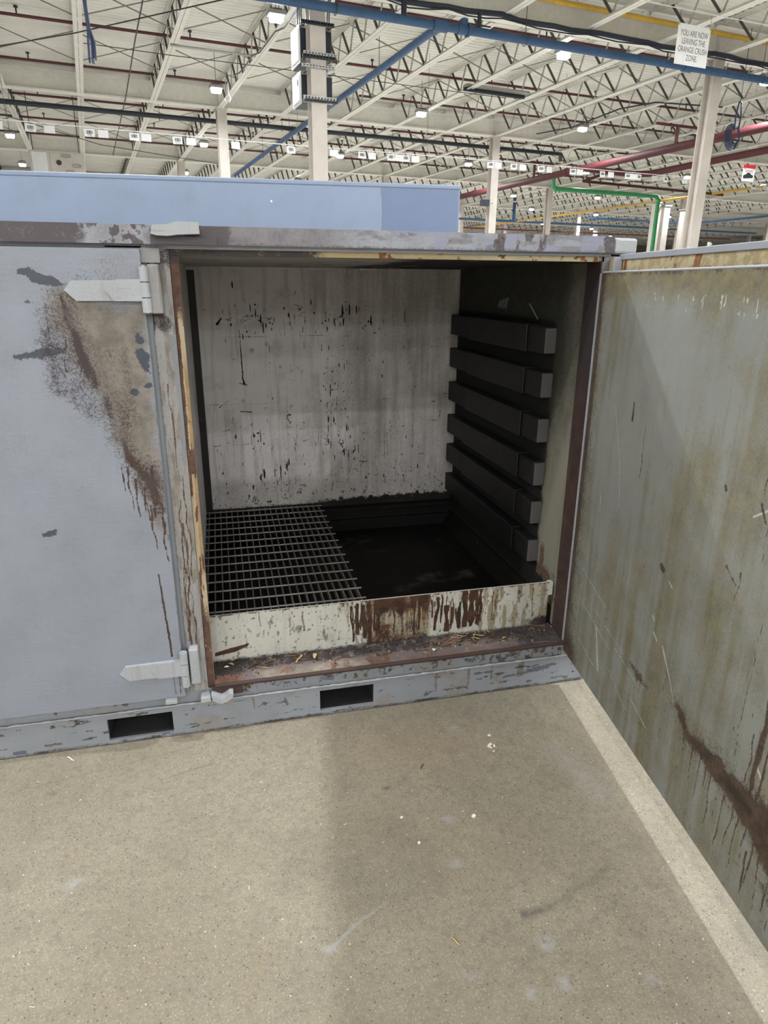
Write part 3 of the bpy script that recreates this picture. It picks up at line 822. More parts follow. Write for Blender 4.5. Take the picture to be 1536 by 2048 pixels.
# long slack lines across the left bays
pipe('slack_wire', M['rod'], [(-6.0, 5.8, 5.87), (-4.87, 4.7, 5.85), (-3.54, 3.32, 5.84), (-1.27, .77, 5.88)], .011, 'thin dark wire strung diagonally across the upper left bay', 'wire', n=5)
pipe('slack_wire', M['rod'], [(-3.4, 3.91, 5.86), (-1.8, 3.9, 5.84), (-.5, 3.95, 5.86), (6, 4.05, 5.88)], .008, 'thin dark wire running right past the equipment boxes', 'wire', n=5)
pipe('slack_wire', M['rod'], [(-5.6, 10.8, 5.86), (-2.96, 14.3, 5.85), (1.3, 16.6, 5.87)], .012, 'thin dark wire slanting down behind the P-02 card', 'wire', n=5)
pipe('strut_rail', M['galv'], [(-1.85, 3.59, 5.93), (-.2, 3.59, 5.93)], .022, 'slotted grey strut spanning between the two left joists', 'strut', n=4)
pipe('drooping_cable', M['navy'], [(9.1, 7.2, 5.9), (9.2, 5.6, 5.80), (9.33, 3.9, 5.92), (9.78, 3.1, 5.95), (11.5, 2.6, 5.9)], .018, 'dark cable drooping along the joist left of the tall column', 'cable', n=6)
pipe('jointed_rod', M['rod'], [(-2.5, .3, 5.9), (-2.5, 3.5, 5.9), (-2.46, 8.0, 5.9), (-2.5, 16.5, 5.9)], .013, 'jointed dark rod running back between the two left joists', 'rod', n=6)
t = thing('pipe_hook', 'small white hook hanging beside the left column light', 'hook', W(-.35, 5.8, 5.62), TH)
MB().tube([(0, 0, .34), (.02, 0, .12), (.06, 0, .02), (.02, 0, -.05), (-.05, 0, -.04), (-.08, 0, .01)], .018, 7).build('hook_bend', M['white'], t)
t = thing('camera_box', 'small dark box on the column right of the container end', 'junction box', W(8.05, 8.2, 4.05), TH)
MB().box(-.16, .08, -.12, .1, -.09, .09, .01).build('body', M['navy'], t); MB().box(.05, .25, -.04, .0, -.02, .02).build('bracket', M['galv'], t)

# metal cabinet hung at the far left
t = thing('hanging_panel_unit', 'grey metal panelled unit with a round dial and oval handles at far left', 'air unit', W(-4.95, 11.0, 0), TH)
MB().box(0, 1.42, 0, .9, 3.6, 5.06, .01).build('casing', M['column'], t)
MB().box(.06, .44, -.015, .0, 3.7, 5.02, .004).build('left_panel', M['white'], t)
MB().box(.52, 1.36, -.015, .0, 3.7, 5.02, .004).build('right_panel', M['column'], t)
MB().tube([(.74, -.07, 4.78), (.74, 0, 4.78)], [.05, .075], 16).tube([(.74, -.09, 4.78), (.74, -.06, 4.78)], .03, 12).build('dial', M['rod'], t)
for x, z in ((.95, 4.95), (1.2, 4.72), (1.0, 4.55)):
    q = [2 * math.pi * k / 16 for k in range(17)]
    MB().tube([(x + .11 * math.copysign(abs(math.cos(a)) ** .6, math.cos(a)), -.035, z + .035 * math.sin(a)) for a in q], .012, 6).build('handle', M['galv'], t)
for x in (.1, 1.3): MB().tube([(x, .4, 5.05), (x, .4, ZD)], .012, 6).build('hanger_rod', M['rod'], t)

# the row of hanging location cards
tw = thing('label_wire', 'thin white wire carrying the row of hanging barcode cards', 'wire', W(0, 4.0, 0), TH)
MB().tube([(-14, 0, 4.50), (-5, 0, 4.475), (0, 0, 4.46), (6, 0, 4.50), (12, 0, 4.50), (20, 0, 4.52)], .009, 5).build('wire_run', M['white'], tw)
for a in (-4.9, .75, 3.9, 7.7, 12.9): MB().tube([(a, 0, 4.48), (a, 0, ZD)], .004, 4).build('drop_wire', M['rod'], tw)
crd = MB().box(-.095, .095, -.002, .002, -.068, .068, .001)
cardm = crd.mesh('card', M['white'])
rnd = random.Random(3)
bc = MB(); x = -.055
while x < .055:
    w = rnd.choice((.003, .005, .008)); bc.box(x, x + w, -.0035, -.002, -.020, .042); x += w + rnd.choice((.003, .004, .006))
barm = bc.mesh('barcode', M['ink'])
CARDS = [
    ('w', -5.08, 4.38, 'blank white card at the left picture edge'),
    ('P-03', -4.52, 4.32, 'white barcode card reading P-03 hung on the label wire'),
    ('w', -4.19, 4.41, 'blank white card just right of the P-03 card'),
    ('P-02', -3.48, 4.44, 'white barcode card reading P-02 hung on the label wire'),
    ('w', -3.23, 4.46, 'blank white card just right of the P-02 card'),
    ('b', -2.65, 4.44, 'illegible barcode card against the joist right of the P-02 card'),
    ('w', -2.42, 4.43, 'blank white card right of the barcode card before the A-13 card'),
    ('A-13', -1.81, 4.39, 'white barcode card reading A-13 hung on the label wire'),
    ('w', -1.54, 4.39, 'blank white card just right of the A-13 card'),
    ('w', -0.62, 4.39, 'blank white card just right of the left column'),
    ('A-11', 0.59, 4.44, 'white barcode card reading A-11 hung on the label wire'),
    ('b', 1.25, 4.49, 'illegible barcode card just right of the A-11 card'),
    ('w', 1.58, 4.47, 'blank white card close behind the boxed column'),
    ('b', 2.25, 4.45, 'illegible barcode card close behind the boxed column edge'),
    ('w', 2.5, 4.44, 'blank white card first of the bright row right of the boxed column'),
    ('b', 2.97, 4.47, 'illegible barcode card second of the bright row right of the boxed column'),
    ('w', 3.17, 4.48, 'blank white card third of the bright row right of the boxed column'),
    ('b', 3.35, 4.48, 'illegible barcode card fourth of the bright row right of the boxed column'),
    ('w', 3.6, 4.49, 'blank white card fifth of the bright row right of the boxed column'),
    ('b', 5.65, 4.5, 'illegible barcode card first from the column at the container end'),
    ('w', 5.87, 4.5, 'blank white card second from the column at the container end'),
    ('b', 6.32, 4.48, 'illegible barcode card third from the column at the container end'),
    ('w', 6.59, 4.46, 'blank white card fourth from the column at the container end'),
    ('b', 7.14, 4.46, 'illegible barcode card fifth from the column at the container end'),
    ('w', 7.39, 4.45, 'blank white card sixth from the column at the container end'),
    ('b', 8.13, 4.44, 'illegible barcode card seventh from the column at the container end'),
    ('w', 8.35, 4.42, 'blank white card first of the row under the red mains'),
    ('b', 9.09, 4.42, 'illegible barcode card second of the row under the red mains'),
    ('w', 9.37, 4.4, 'blank white card third of the row under the red mains'),
    ('b', 9.95, 4.42, 'illegible barcode card fourth of the row under the red mains'),
    ('w', 10.16, 4.41, 'blank white card fifth of the row under the red mains'),
    ('b', 10.33, 4.41, 'illegible barcode card sixth of the row under the red mains'),
    ('w', 10.89, 4.43, 'blank white card seventh of the row under the red mains'),
    ('b', 11.28, 4.46, 'illegible barcode card eighth of the row under the red mains'),
    ('w', 11.98, 4.48, 'blank white card ninth of the row under the red mains'),
    ('b', 14.69, 4.52, 'illegible barcode card beside the red banded poster'),
    ('w', 15.14, 4.53, 'blank white card beside the red banded poster')]
for k, a, z, lb in CARDS:
    t = thing('barcode_card' if k != 'w' else 'blank_card', lb, 'label card', W(a, 4.0, float(np.interp(a, (-14, -5, 0, 6, 12, 20), (4.5, 4.475, 4.46, 4.5, 4.5, 4.52))) - .098), TH, 'hanging location cards')
    t.rotation_euler = (rnd.uniform(-.10, .04), rnd.uniform(-.05, .05), TH + rnd.uniform(-.2, .2))
    inst('card', cardm, t)
    if k != 'w':
        inst('barcode', barm, t)
        if k != 'b':
            me = text_mesh(k, .042, M['ink'])
            inst('lettering', me, t, (0, -.0032, -.040), (R(90), 0, 0))
    MB().tube([(-.06, 0, .062), (-.06, 0, .10)], .002, 4).tube([(.06, 0, .062), (.06, 0, .10)], .002, 4).build('clip', M['white'], t)

# the big white notice
t = thing('hanging_sign', 'white hanging notice in grey capitals at upper right beside the tall column', 'sign', W(5.67, -2.1, 5.30), TH)
MB().box(-.345, .345, -.003, .003, -.282, .282, .002).build('board', M['white'], t)
for i, ln in enumerate(('YOU ARE NOW', 'LEAVING THE', 'ORANGE CRUSH', 'ZONE.')):
    inst('lettering', text_mesh(ln, .118, M['greyink'], sx=.70), t, (0.01, -.0045, .155 - .112 * i), (R(90), 0, 0))
for x in (-.33, .33):
    MB().tube([(x, 0, .27), (x, 0, .47)], .003, 5).build('hanging_cord', M['rod'], t)
    MB().tube([(x, -.008, .262), (x, .008, .262)], .012, 8).build('eyelet', M['galv'], t)
t2 = pipe('sign_wire', M['white'], [(2.5, -2.1, 5.77), (5.3, -2.1, 5.765), (6.1, -2.1, 5.77), (12, -2.1, 5.85)], .007, 'thin white wire from which the white notice hangs', 'wire', n=5)
# poster with a red head band
t = thing('hanging_poster', 'white poster with a red band and a dark car picture at far right', 'poster', W(12.09, 2.0, 4.35), TH)
MB().box(-.215, .215, -.003, .003, -.19, .19, .002).build('board', M['white'], t)
MB().box(-.215, .215, -.0045, -.003, .11, .19).build('red_band', M['redink'], t)
car = [(-.16, -.13), (.15, -.105), (.175, -.07), (.16, -.045), (.09, -.025), (.04, .012), (-.04, .012), (-.09, -.03), (-.165, -.05), (-.18, -.09)]
MB().prism(car, 'y', -.0045, -.003).build('car_picture', M['ink'], t)
m = MB()
for z in (.066, .036):
    x = -.12
    while x < .12:
        w = rnd.uniform(.012, .03); m.box(x, x + w, -.0042, -.003, z - .008, z + .008); x += w + .008
m.box(-.17, -.12, -.0042, -.003, .085, .10); m.box(.13, .19, -.0042, -.003, .088, .10)
m.build('print_lines', M['greyink'], t)
for x in (-.2, .2): MB().tube([(x, 0, .18), (x, 0, 2.2)], .003, 4).build('hanging_cord', M['rod'], t)

# low things far back at the right, over the top of the open door
t = thing('partition_wall', 'beige partition wall far back at right under the trusses', 'partition', W(34, 34, 0), TH)
MB().box(-6, 20, 0, .2, 0, 2.9).build('panel', M['wallpaint'], t); MB().box(-6, 20, -.04, .0, 2.75, 2.95).build('cap_rail', M['galv'], t)
for i in range(6): MB().box(-6 + 4.2 * i, -5.8 + 4.2 * i, -.05, .0, 0, 2.9).build('post', M['rod'], t)
t = thing('swing_arm_lamp', 'white swing-arm work lamp on a white post at far right', 'work light', W(16.0, 6.0, 0), TH)
MB().box(-.09, .09, -.09, .09, 0, 2.75, .01).build('post', M['white'], t)
MB().tube([(0, 0, 2.68), (-.45, 0, 2.72), (-.75, 0, 2.60)], .04, 8).build('arm', M['white'], t)
MB().tube([(-.75, 0, 2.6), (-.62, 0, 2.86), (-.55, 0, 2.95)], [.03, .03, .09], 8).build('spot_head', M['white'], t)
MB().tube([(-.5, 0, 2.72), (-.3, 0, 2.72)], .11, 10).build('motor', M['white'], t)
t = thing('dark_cabinet', 'dark machine cabinet far back left of the green pipe', 'cabinet', W(16.9, 13.0, 0), TH)
MB().box(-.75, .05, 0, .8, 0, 2.95, .02).build('body', M['black'], t); MB().box(-.65, -.05, -.02, .0, .3, 2.7, .01).build('door', M['navy'], t)
t = thing('grey_machine', 'grey machine housing far back at the container corner', 'machine', W(15.6, 14.5, 0), TH)
MB().box(-.9, .6, 0, 1.5, 0, 3.25, .03).build('housing', M['wallpaint'], t); MB().box(-.7, -.1, -.03, 0, 1.4, 2.9, .01).build('hatch', M['rod'], t)
for i, a in enumerate((18.6, 19.1, 20.2)):
    t = thing('pale_pipe_stand', 'pale upright duct post %s of the green pipe' % ('just right', 'second to the right', 'third to the right')[i], 'post', W(a, 12.0, 0), TH)
    MB().box(-.16, .16, -.12, .12, 0, 4.9 - .1 * i, .01).build('shaft', M['column'], t); MB().box(-.2, .2, -.16, .16, 0, .03).build('foot', M['rod'], t)
    MB().box(-.2, .2, -.16, .16, 4.88 - .1 * i, 4.93 - .1 * i).build('cap', M['galv'], t)

# ------------------------------------------------------------------ the blue-grey container behind
t = thing('rear_container', 'tall blue-grey container standing behind the rusty open one', 'container', (1.57, 1.955, 0), R(-3.4))
MB().box(-5.5, 0, 0, 1.6, .06, 2.155, .012).build('shell', M['blue_box'], t)
MB().box(-5.5, 0, -.004, .05, 2.135, 2.16, .006).build('top_lip', M['blue_box'], t)
def patch_edge(n=26):
    r = random.Random(5)
    return [(-.485 + r.uniform(-.008, .008) + .006 * math.sin(i), 2.133 - i * (2.133 - .2) / n) for i in range(n + 1)]
pe = patch_edge()
MB().prism([(-.012, .2), (-.012, 2.133)] + pe, 'y', -.0012, .004).build('repainted_patch', M['blue_patch'], t)
MB().obox((-1.12, -.001, 2.045), ((1, 0, .5), (0, 1, 0), (-.5, 0, 1)), (.004, .001, .006)).build('paint_chip', M['white'], t)
for a in (-5.3, -.3): MB().box(a - .1, a + .1, .1, 1.5, 0, .07).build('skid_foot', M['paint_skid'], t)

# ------------------------------------------------------------------ the open container
ct = thing('steel_container', 'weathered grey steel container standing with one bay open', 'container', (0, 0, 0))
XL, XR, DEP = -1.75, 1.51, 1.60
# --- shell
MB().box(XL, XR, -.0, DEP, 1.69, 1.755, .006).build('roof_panel', M['paint_rail'], ct)
MB().box(1.485, XR, .012, DEP, .13, 1.70).build('right_side_panel', M['paint'], ct)
MB().box(XL, XL + .025, .012, DEP, .13, 1.70).build('left_side_panel', M['paint'], ct)
MB().box(XL, XR, DEP - .02, DEP, .13, 1.70).build('rear_panel', M['paint'], ct)

# --- top rail (proud of the front) and the lintel under it
def rail_wear(u, v):
    x = u + XL; z = v + 1.705
    n = fbm(x, z, 26, 1); n2 = fbm(x * .35, z, 60, 4)
    soot = mx(ss(.0, -.10, x) * (.62 + .25 * n), ss(.02, -.02, np.abs(x - .09) - .07) * .8, ss(.018, .0, v) * .5)
    peelL = ss(.10, .02, np.abs(x + .13) - .05) * ss(.42, .62, fbm(x, z, 34, 9))
    soot = soot * (1 - peelL)
    grime = peelL * .5
    tan = mx(grime, ss(.12, .16, x) * ss(.66, .40, x) * .75, ss(.4, .6, n2) * .6 * ss(.1, .2, x), .35 * ss(.5, .7, n))
    pm = ss(.55, .75, x) * ss(.50, .58, fbm(x * .8, z, 22, 12))
    rust = mx(ss(.90, .96, x) * ss(1.26, 1.16, x) * ss(.42, .60, fbm(x, z * .5, 30, 15)) * .72, ss(.0, .02, x - .66) * ss(.86, .84, x) * ss(.55, .65, n2) * .5)
    soot = mx(soot, ss(.03, .0, np.abs(x - 1.405) - .012) * .7 * ss(.3, .5, n))
    white = drip(x, z, .30, 1.76, 1.70, .02, 3) * .5
    return dict(soot=soot, tan=tan, peel=pm, rust=rust)
panel('top_rail', M['paint_rail'], ct, (XL, -.03, 1.705), (1, 0, 0), (0, 0, 1), (0, -1, 0), 1.425 - XL, .052, .003, .045, rail_wear)
MB().box(1.428, 1.512, -.032, .05, 1.703, 1.752, .008).build('corner_cap', M['white_strap'], ct)
def lintel_wear(u, v):
    x = u - .1; z = v + 1.677
    n = fbm(x, z, 30, 2)
    soot = mx(ss(.46, .30, x) * (.45 + .7 * n), ss(1.30, 1.36, x) * .8)
    rust = ss(.42, .6, x) * ss(.6, .72, fbm(x, z, 45, 6)) * .9
    tan = ss(.55, .30, np.abs(x - .5)) * .5
    return dict(soot=soot, rust=rust, tan=tan)
panel('lintel', M['rail_yellow'], ct, (-.04, 0, 1.677), (1, 0, 0), (0, 0, 1), (0, -1, 0), 1.45, .017, .003, .05, lintel_wear)
MB().box(-.1, 1.43, -.006, .05, 1.694, 1.706).build('gutter_strip', M['paint_rail'], ct)

# --- forward posts
def post_wear(u, v):
    x = u - .087; z = v + .187
    n = fbm(x, z * .2, 90, 3); m2 = fbm(x, z, 40, 7)
    tan = mx(ss(.42, .62, n) * .8, ss(1.5, 1.3, z) * ss(.5, .8, z) * .42)
    peel = ss(.004, -.004, sdp(x + .008 * (m2 - .5), z, [(-.047, 1.45), (-.018, 1.44), (-.012, 1.40), (-.013, 1.20), (-.026, 1.10), (-.034, 1.00), (-.04, 1.08), (-.035, 1.25)]))
    peel = mx(peel, ss(.012, -.006, np.abs(x + .060) - .004) * ss(1.52, 1.6, z) * .9)
    soot = ss(1.60, 1.66, z) * .55 + ss(.006, .0, u) * .5 + ss(.02, -.005, sdl(x, z, [(-.08, 1.50), (-.055, 1.48)], .02)) * .6
    rust = np.zeros(x.shape)
    for i, (x0, zt, zb) in enumerate(((-.068, .92, .40), (-.058, .84, .30), (-.075, .70, .42), (-.05, .78, .36), (-.062, .60, .22), (-.045, 1.0, .6), (-.07, .55, .38), (-.054, .5, .23), (-.062, 1.30, 1.0))):
        rust = mx(rust, drip(x, z, x0, zt, zb, .0028, i) * .8)
    return dict(tan=tan, peel=peel, soot=mx(soot), rust=rust)
panel('center_post', M['paint_post'], ct, (-.087, -.006, .187), (1, 0, 0), (0, 0, 1), (0, -1, 0), .0625, 1.515, .0028, .05, post_wear)
MB().box(-.20, -.087, .0, .05, .187, 1.70).build('post_web', M['paint'], ct)
def jamb_wear(u, v):
    x = (u - .0235) * 1.5; z = v + .187
    w = .5 * (fbm(z, x * 0 + 2, 5, 4) - .5)
    n = fbm(x, z * .16, 70, 3)
    rust = mx(ss(1.42, 1.56, z) * .85, ss(.006, -.004, x + .022 + .010 * (fbm(z, x * 0, 18, 2) - .5)) * .85 * ss(.8, 1.2, z), ss(.64, .40, z) * (.5 + .8 * n), ss(.53, .62, n) * .8)
    tan = mx(ss(1.45, 1.3, z) * ss(.55, .7, z) * ss(-.022, -.012, x) * .8)
    soot = ss(1.60, 1.68, z) * .7
    return dict(rust=rust, tan=tan, soot=soot)
panel('left_gasket_strip', M['cream_rust'], ct, (-.0235, .004, .187), (1, 0, 0), (0, 0, 1), (0, -1, 0), .0235, 1.492, .003, .03, jamb_wear)
def rj_wear(u, v):
    z = v + .20
    return dict(rust=.55 + .35 * fbm(u, z * .2, 60, 3), tan=ss(.05, .075, u) * ss(1.3, 1.0, z) * .8, soot=ss(.95, 1.45, z) * .7)
panel('right_jamb_strip', M['jamb_rust'], ct, (1.399, 0, .20), (0, 1, 0), (0, 0, 1), (-1, 0, 0), .090, 1.478, .004, .005, rj_wear)
MB().box(1.4046, 1.49, 0, .10, .13, 1.70).build('right_post', M['paint_post'], ct)
MB().box(1.400, 1.4045, -.006, .002, .21, 1.64).build('lit_edge_strip', M['white_strap'], ct)  # pale strip painting the light caught by the door liner's folded edge

# --- skid base with fork pockets
HO = [(-.385, -.160, .020, .108), (.387, .600, .024, .113)]
def skid_wear(u, v):
    x = u + XL; z = v
    n = fbm(x * .25, z, 70, 3)
    soot = mx(ss(.022, .004, z) * (.2 + .7 * n), ss(.62, .74, n) * .6)
    peel = mx(*[ss(.005, -.003, sdl(x, z, [(x0, z0), (x0 + dx, z0 + dz)], r) + .012 * (fbm(x, z, 80, 5) - .5)) for x0, z0, dx, dz, r in
                ((-.70, .014, .03, .002, .007), (-.60, .030, .05, .0, .004), (-.20, .015, .02, .0, .006), (.25, .10, .012, -.03, .003), (1.15, .06, .2, .02, .004), (1.02, .095, .08, .0, .003), (1.28, .085, .1, .006, .004))])
    rust = np.zeros(x.shape)
    for i, (x0, zt, zb, w) in enumerate(((.86, .128, .02, .010), (1.0, .128, .01, .016), (1.22, .12, .04, .03), (.13, .128, .05, .006), (-.30, .128, .10, .02), (1.1, .12, .04, .008), (.45, .13, .11, .01), (.24, .13, .07, .003))):
        rust = mx(rust, drip(x, z, x0, zt, zb, w, i) * .55)
    rust = mx(rust, ss(.006, .0, np.abs(z - .020)) * ss(.01, -.01, np.abs(x + .27) - .10) * .8)
    tan = ss(.55, .75, fbm(x, z, 9, 14)) * .5
    return dict(soot=soot, peel=peel, rust=rust, tan=tan)
panel('skid_beam', M['paint_skid'], ct, (XL, 0, .004), (1, 0, 0), (0, 0, 1), (0, -1, 0), 1.517 - XL, .126, .004, .012, skid_wear,
      holes=[(a - XL, b - XL, c - .004, e - .004) for a, b, c, e in HO])
MB().box(XL, 1.517, .012, .10, .0, .018).box(XL, 1.517, .012, .10, .115, .13).build('skid_flange', M['paint_skid'], ct)
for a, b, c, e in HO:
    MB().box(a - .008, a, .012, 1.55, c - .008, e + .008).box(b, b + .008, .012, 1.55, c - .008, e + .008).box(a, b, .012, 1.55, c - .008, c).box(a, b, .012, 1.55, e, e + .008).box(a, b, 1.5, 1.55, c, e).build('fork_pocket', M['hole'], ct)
rn = random.Random(4)
wb = []
x = XL
while x < 1.49:
    wb.append((x, -.003, .1335 + rn.uniform(-.0012, .0012))); x += .013
MB().tube(wb, [.0042 + rn.uniform(-.0014, .0018) for _ in wb], 6).build('weld_bead', M['white_strap'], ct)
def low_wear(u, v):
    x = u + XL; z = v + .135
    n = fbm(x, z, 50, 5)
    dr = np.zeros(x.shape)
    for i, (x0, zt, zb, w) in enumerate(((.86, .2, .14, .012), (.92, .2, .15, .008), (1.05, .2, .14, .02), (1.2, .2, .14, .05), (1.3, .2, .15, .03), (.60, .2, .14, .004), (-.31, .185, .14, .016), (-.345, .185, .145, .008), (-.41, .185, .15, .02), (-.55, .18, .14, .01), (.12, .2, .15, .02))):
        dr = mx(dr, drip(x, z, x0, zt, zb, w, i) * (.75 if i > 5 else .6))
    soot = mx(ss(.06, .045, .062 - v) * ss(.4, .7, n) * .6 * ss(-.02, .02, x), ss(.9, 1.2, x) * ss(.45, .62, n) * .6)
    return dict(rust=dr, soot=soot, tan=ss(.55, .7, fbm(x, z, 11, 3)) * .4)
panel('sill_rail', M['paint'], ct, (XL, .004, .135), (1, 0, 0), (0, 0, 1), (0, -1, 0), 1.486 - XL, .055, .004, .05, low_wear)

# --- sill ledge in front of the spill plate
def sill_wear(u, v):
    x = u; y = v
    n = fbm(x, y, 16, 2); n2 = fbm(x, y, 45, 5)
    tan = mx(ss(.10, .02, np.abs(x - .38) - .16) * ss(.075, .02, y) * .9, ss(.5, .7, n2) * .5)
    rust = mx(ss(.16, .05, x) * .8, ss(.022, .004, y) * (.35 + .5 * n), ss(.55, .72, n) * .6)
    soot = mx(ss(.03, .09, y) * (.25 + .8 * n2) * ss(.8, .55, np.abs(x - .7) * 0 + n), ss(.25, .05, x) * ss(.03, .06, y) * .8, ss(1.0, 1.3, x) * .65)
    return dict(tan=tan, rust=rust, soot=soot)
panel('sill_ledge', M['sill'], ct, (.0, -.014, .205), (1, 0, 0), (0, .131, .018) / np.hypot(.131, .018), (0, -.14, 1), 1.398, .136, .004, .012, sill_wear)
MB().tube([(.0, -.010, .199), (1.40, -.010, .199)], .0085, 8).box(.0, 1.40, -.008, .05, .19, .199).build('sill_lip', M['jamb_rust'], ct)

# --- spill plate
def spill_wear(u, v):
    x = u + .005; z = v + .222
    H = .42
    n = fbm(x, z, 34, 3); ns = fbm(x, z * .16, 46, 9); nf = fbm(x, z, 90, 6)
    rust = np.zeros(x.shape); soot = np.zeros(x.shape)
    core = ss(.02, -.02, np.abs(x - .735) - .135)
    up = ss(.30, .36, z + .05 * (ns - .5))
    rust = mx(core * np.clip(.52 + 1.5 * (ns - .5) + .26 * up + .5 * (n - .5), 0, .95))
    hole = mx(ss(.02, -.01, np.hypot((x - .70) / 1.6, z - .335) - .022), ss(.02, -.01, np.hypot((x - .81) / 1.5, z - .335) - .024))
    rust = rust * (1 - .55 * hole)
    rust = mx(rust, core * ss(.29, .24, z + .05 * (n - .5)) * (.45 + .6 * (n - .3)))
    for i, (x0, zt, zb, w) in enumerate(((.552, .40, .23, .006), (.57, .41, .26, .010), (.585, .41, .28, .004), (.60, .40, .24, .012), (.622, .40, .23, .014), (.645, .40, .27, .007), (.90, .40, .24, .010), (.925, .41, .27, .006), (.945, .36, .23, .016), (.965, .35, .24, .008),
                                     (.985, .34, .24, .006), (1.015, .42, .24, .013), (1.045, .42, .24, .020), (1.07, .42, .25, .006), (1.09, .42, .26, .009), (1.14, .42, .33, .004), (1.16, .41, .30, .005), (1.25, .40, .26, .005), (1.33, .40, .25, .006), (.20, .42, .34, .004), (.12, .42, .37, .003), (.36, .40, .30, .008))):
        rust = mx(rust, drip(x, z, x0, zt, zb, w, i + 1) * (.95 if i < 15 else .55))
    rr = np.random.RandomState(8)
    for i in range(46):
        x0 = rr.uniform(.55, 1.10) if i < 34 else rr.uniform(.55, 1.38)
        w = rr.choice([.0018, .0025, .004, .007]); zt = rr.choice([.42, .42, .40, .36])
        rust = mx(rust, drip(x, z, x0, zt, max(.228, zt - rr.uniform(.04, .2)), w, i + 30) * rr.uniform(.5, .9))
    soot = mx(drip(x, z, 1.0, .37, .235, .010, 3) * .8, drip(x, z, .555, .38, .25, .003, 9) * .7)
    rust = mx(rust, ss(.008, .0, H - z + .006 * (nf - .3)) * .55, ss(.012, .0, H - z) * ss(.4, .6, nf) * .8)
    rust = mx(rust, ss(.006, -.004, sdp(x, z, [(.015, .262), (.07, .275), (.145, .288), (.14, .278), (.09, .258), (.015, .248)])) * .9)
    soot = mx(soot, ss(.245, .225, z + .012 * (n - .5)) * .55, ss(1.1, 1.4, x) * ss(.29, .24, z + .05 * (n - .5)) * .7, ss(.62, .72, nf) * .35 * ss(.3, .9, x))
    soot = mx(soot, ss(.66, .72, nf) * .55, ss(.62, .7, fbm(x, z * .3, 70, 12)) * .5)
    tan = mx(core * .7, ss(.56, .70, ns) * (.22 + .3 * ss(.4, .6, x)), ss(.95, 1.05, x) * ss(.45, .62, ns) * .7, ss(1.1, 1.3, x) * .35)
    return dict(rust=rust, soot=soot, tan=tan)
panel('spill_plate', M['spill'], ct, (-.005, .117, .222), (1, 0, 0), (0, 0, 1), (0, -1, 0), 1.388, .197, .0028, .008, spill_wear)
MB().box(1.383, 1.400, .115, .14, .36, .418).build('plate_bracket', M['spill'], ct)

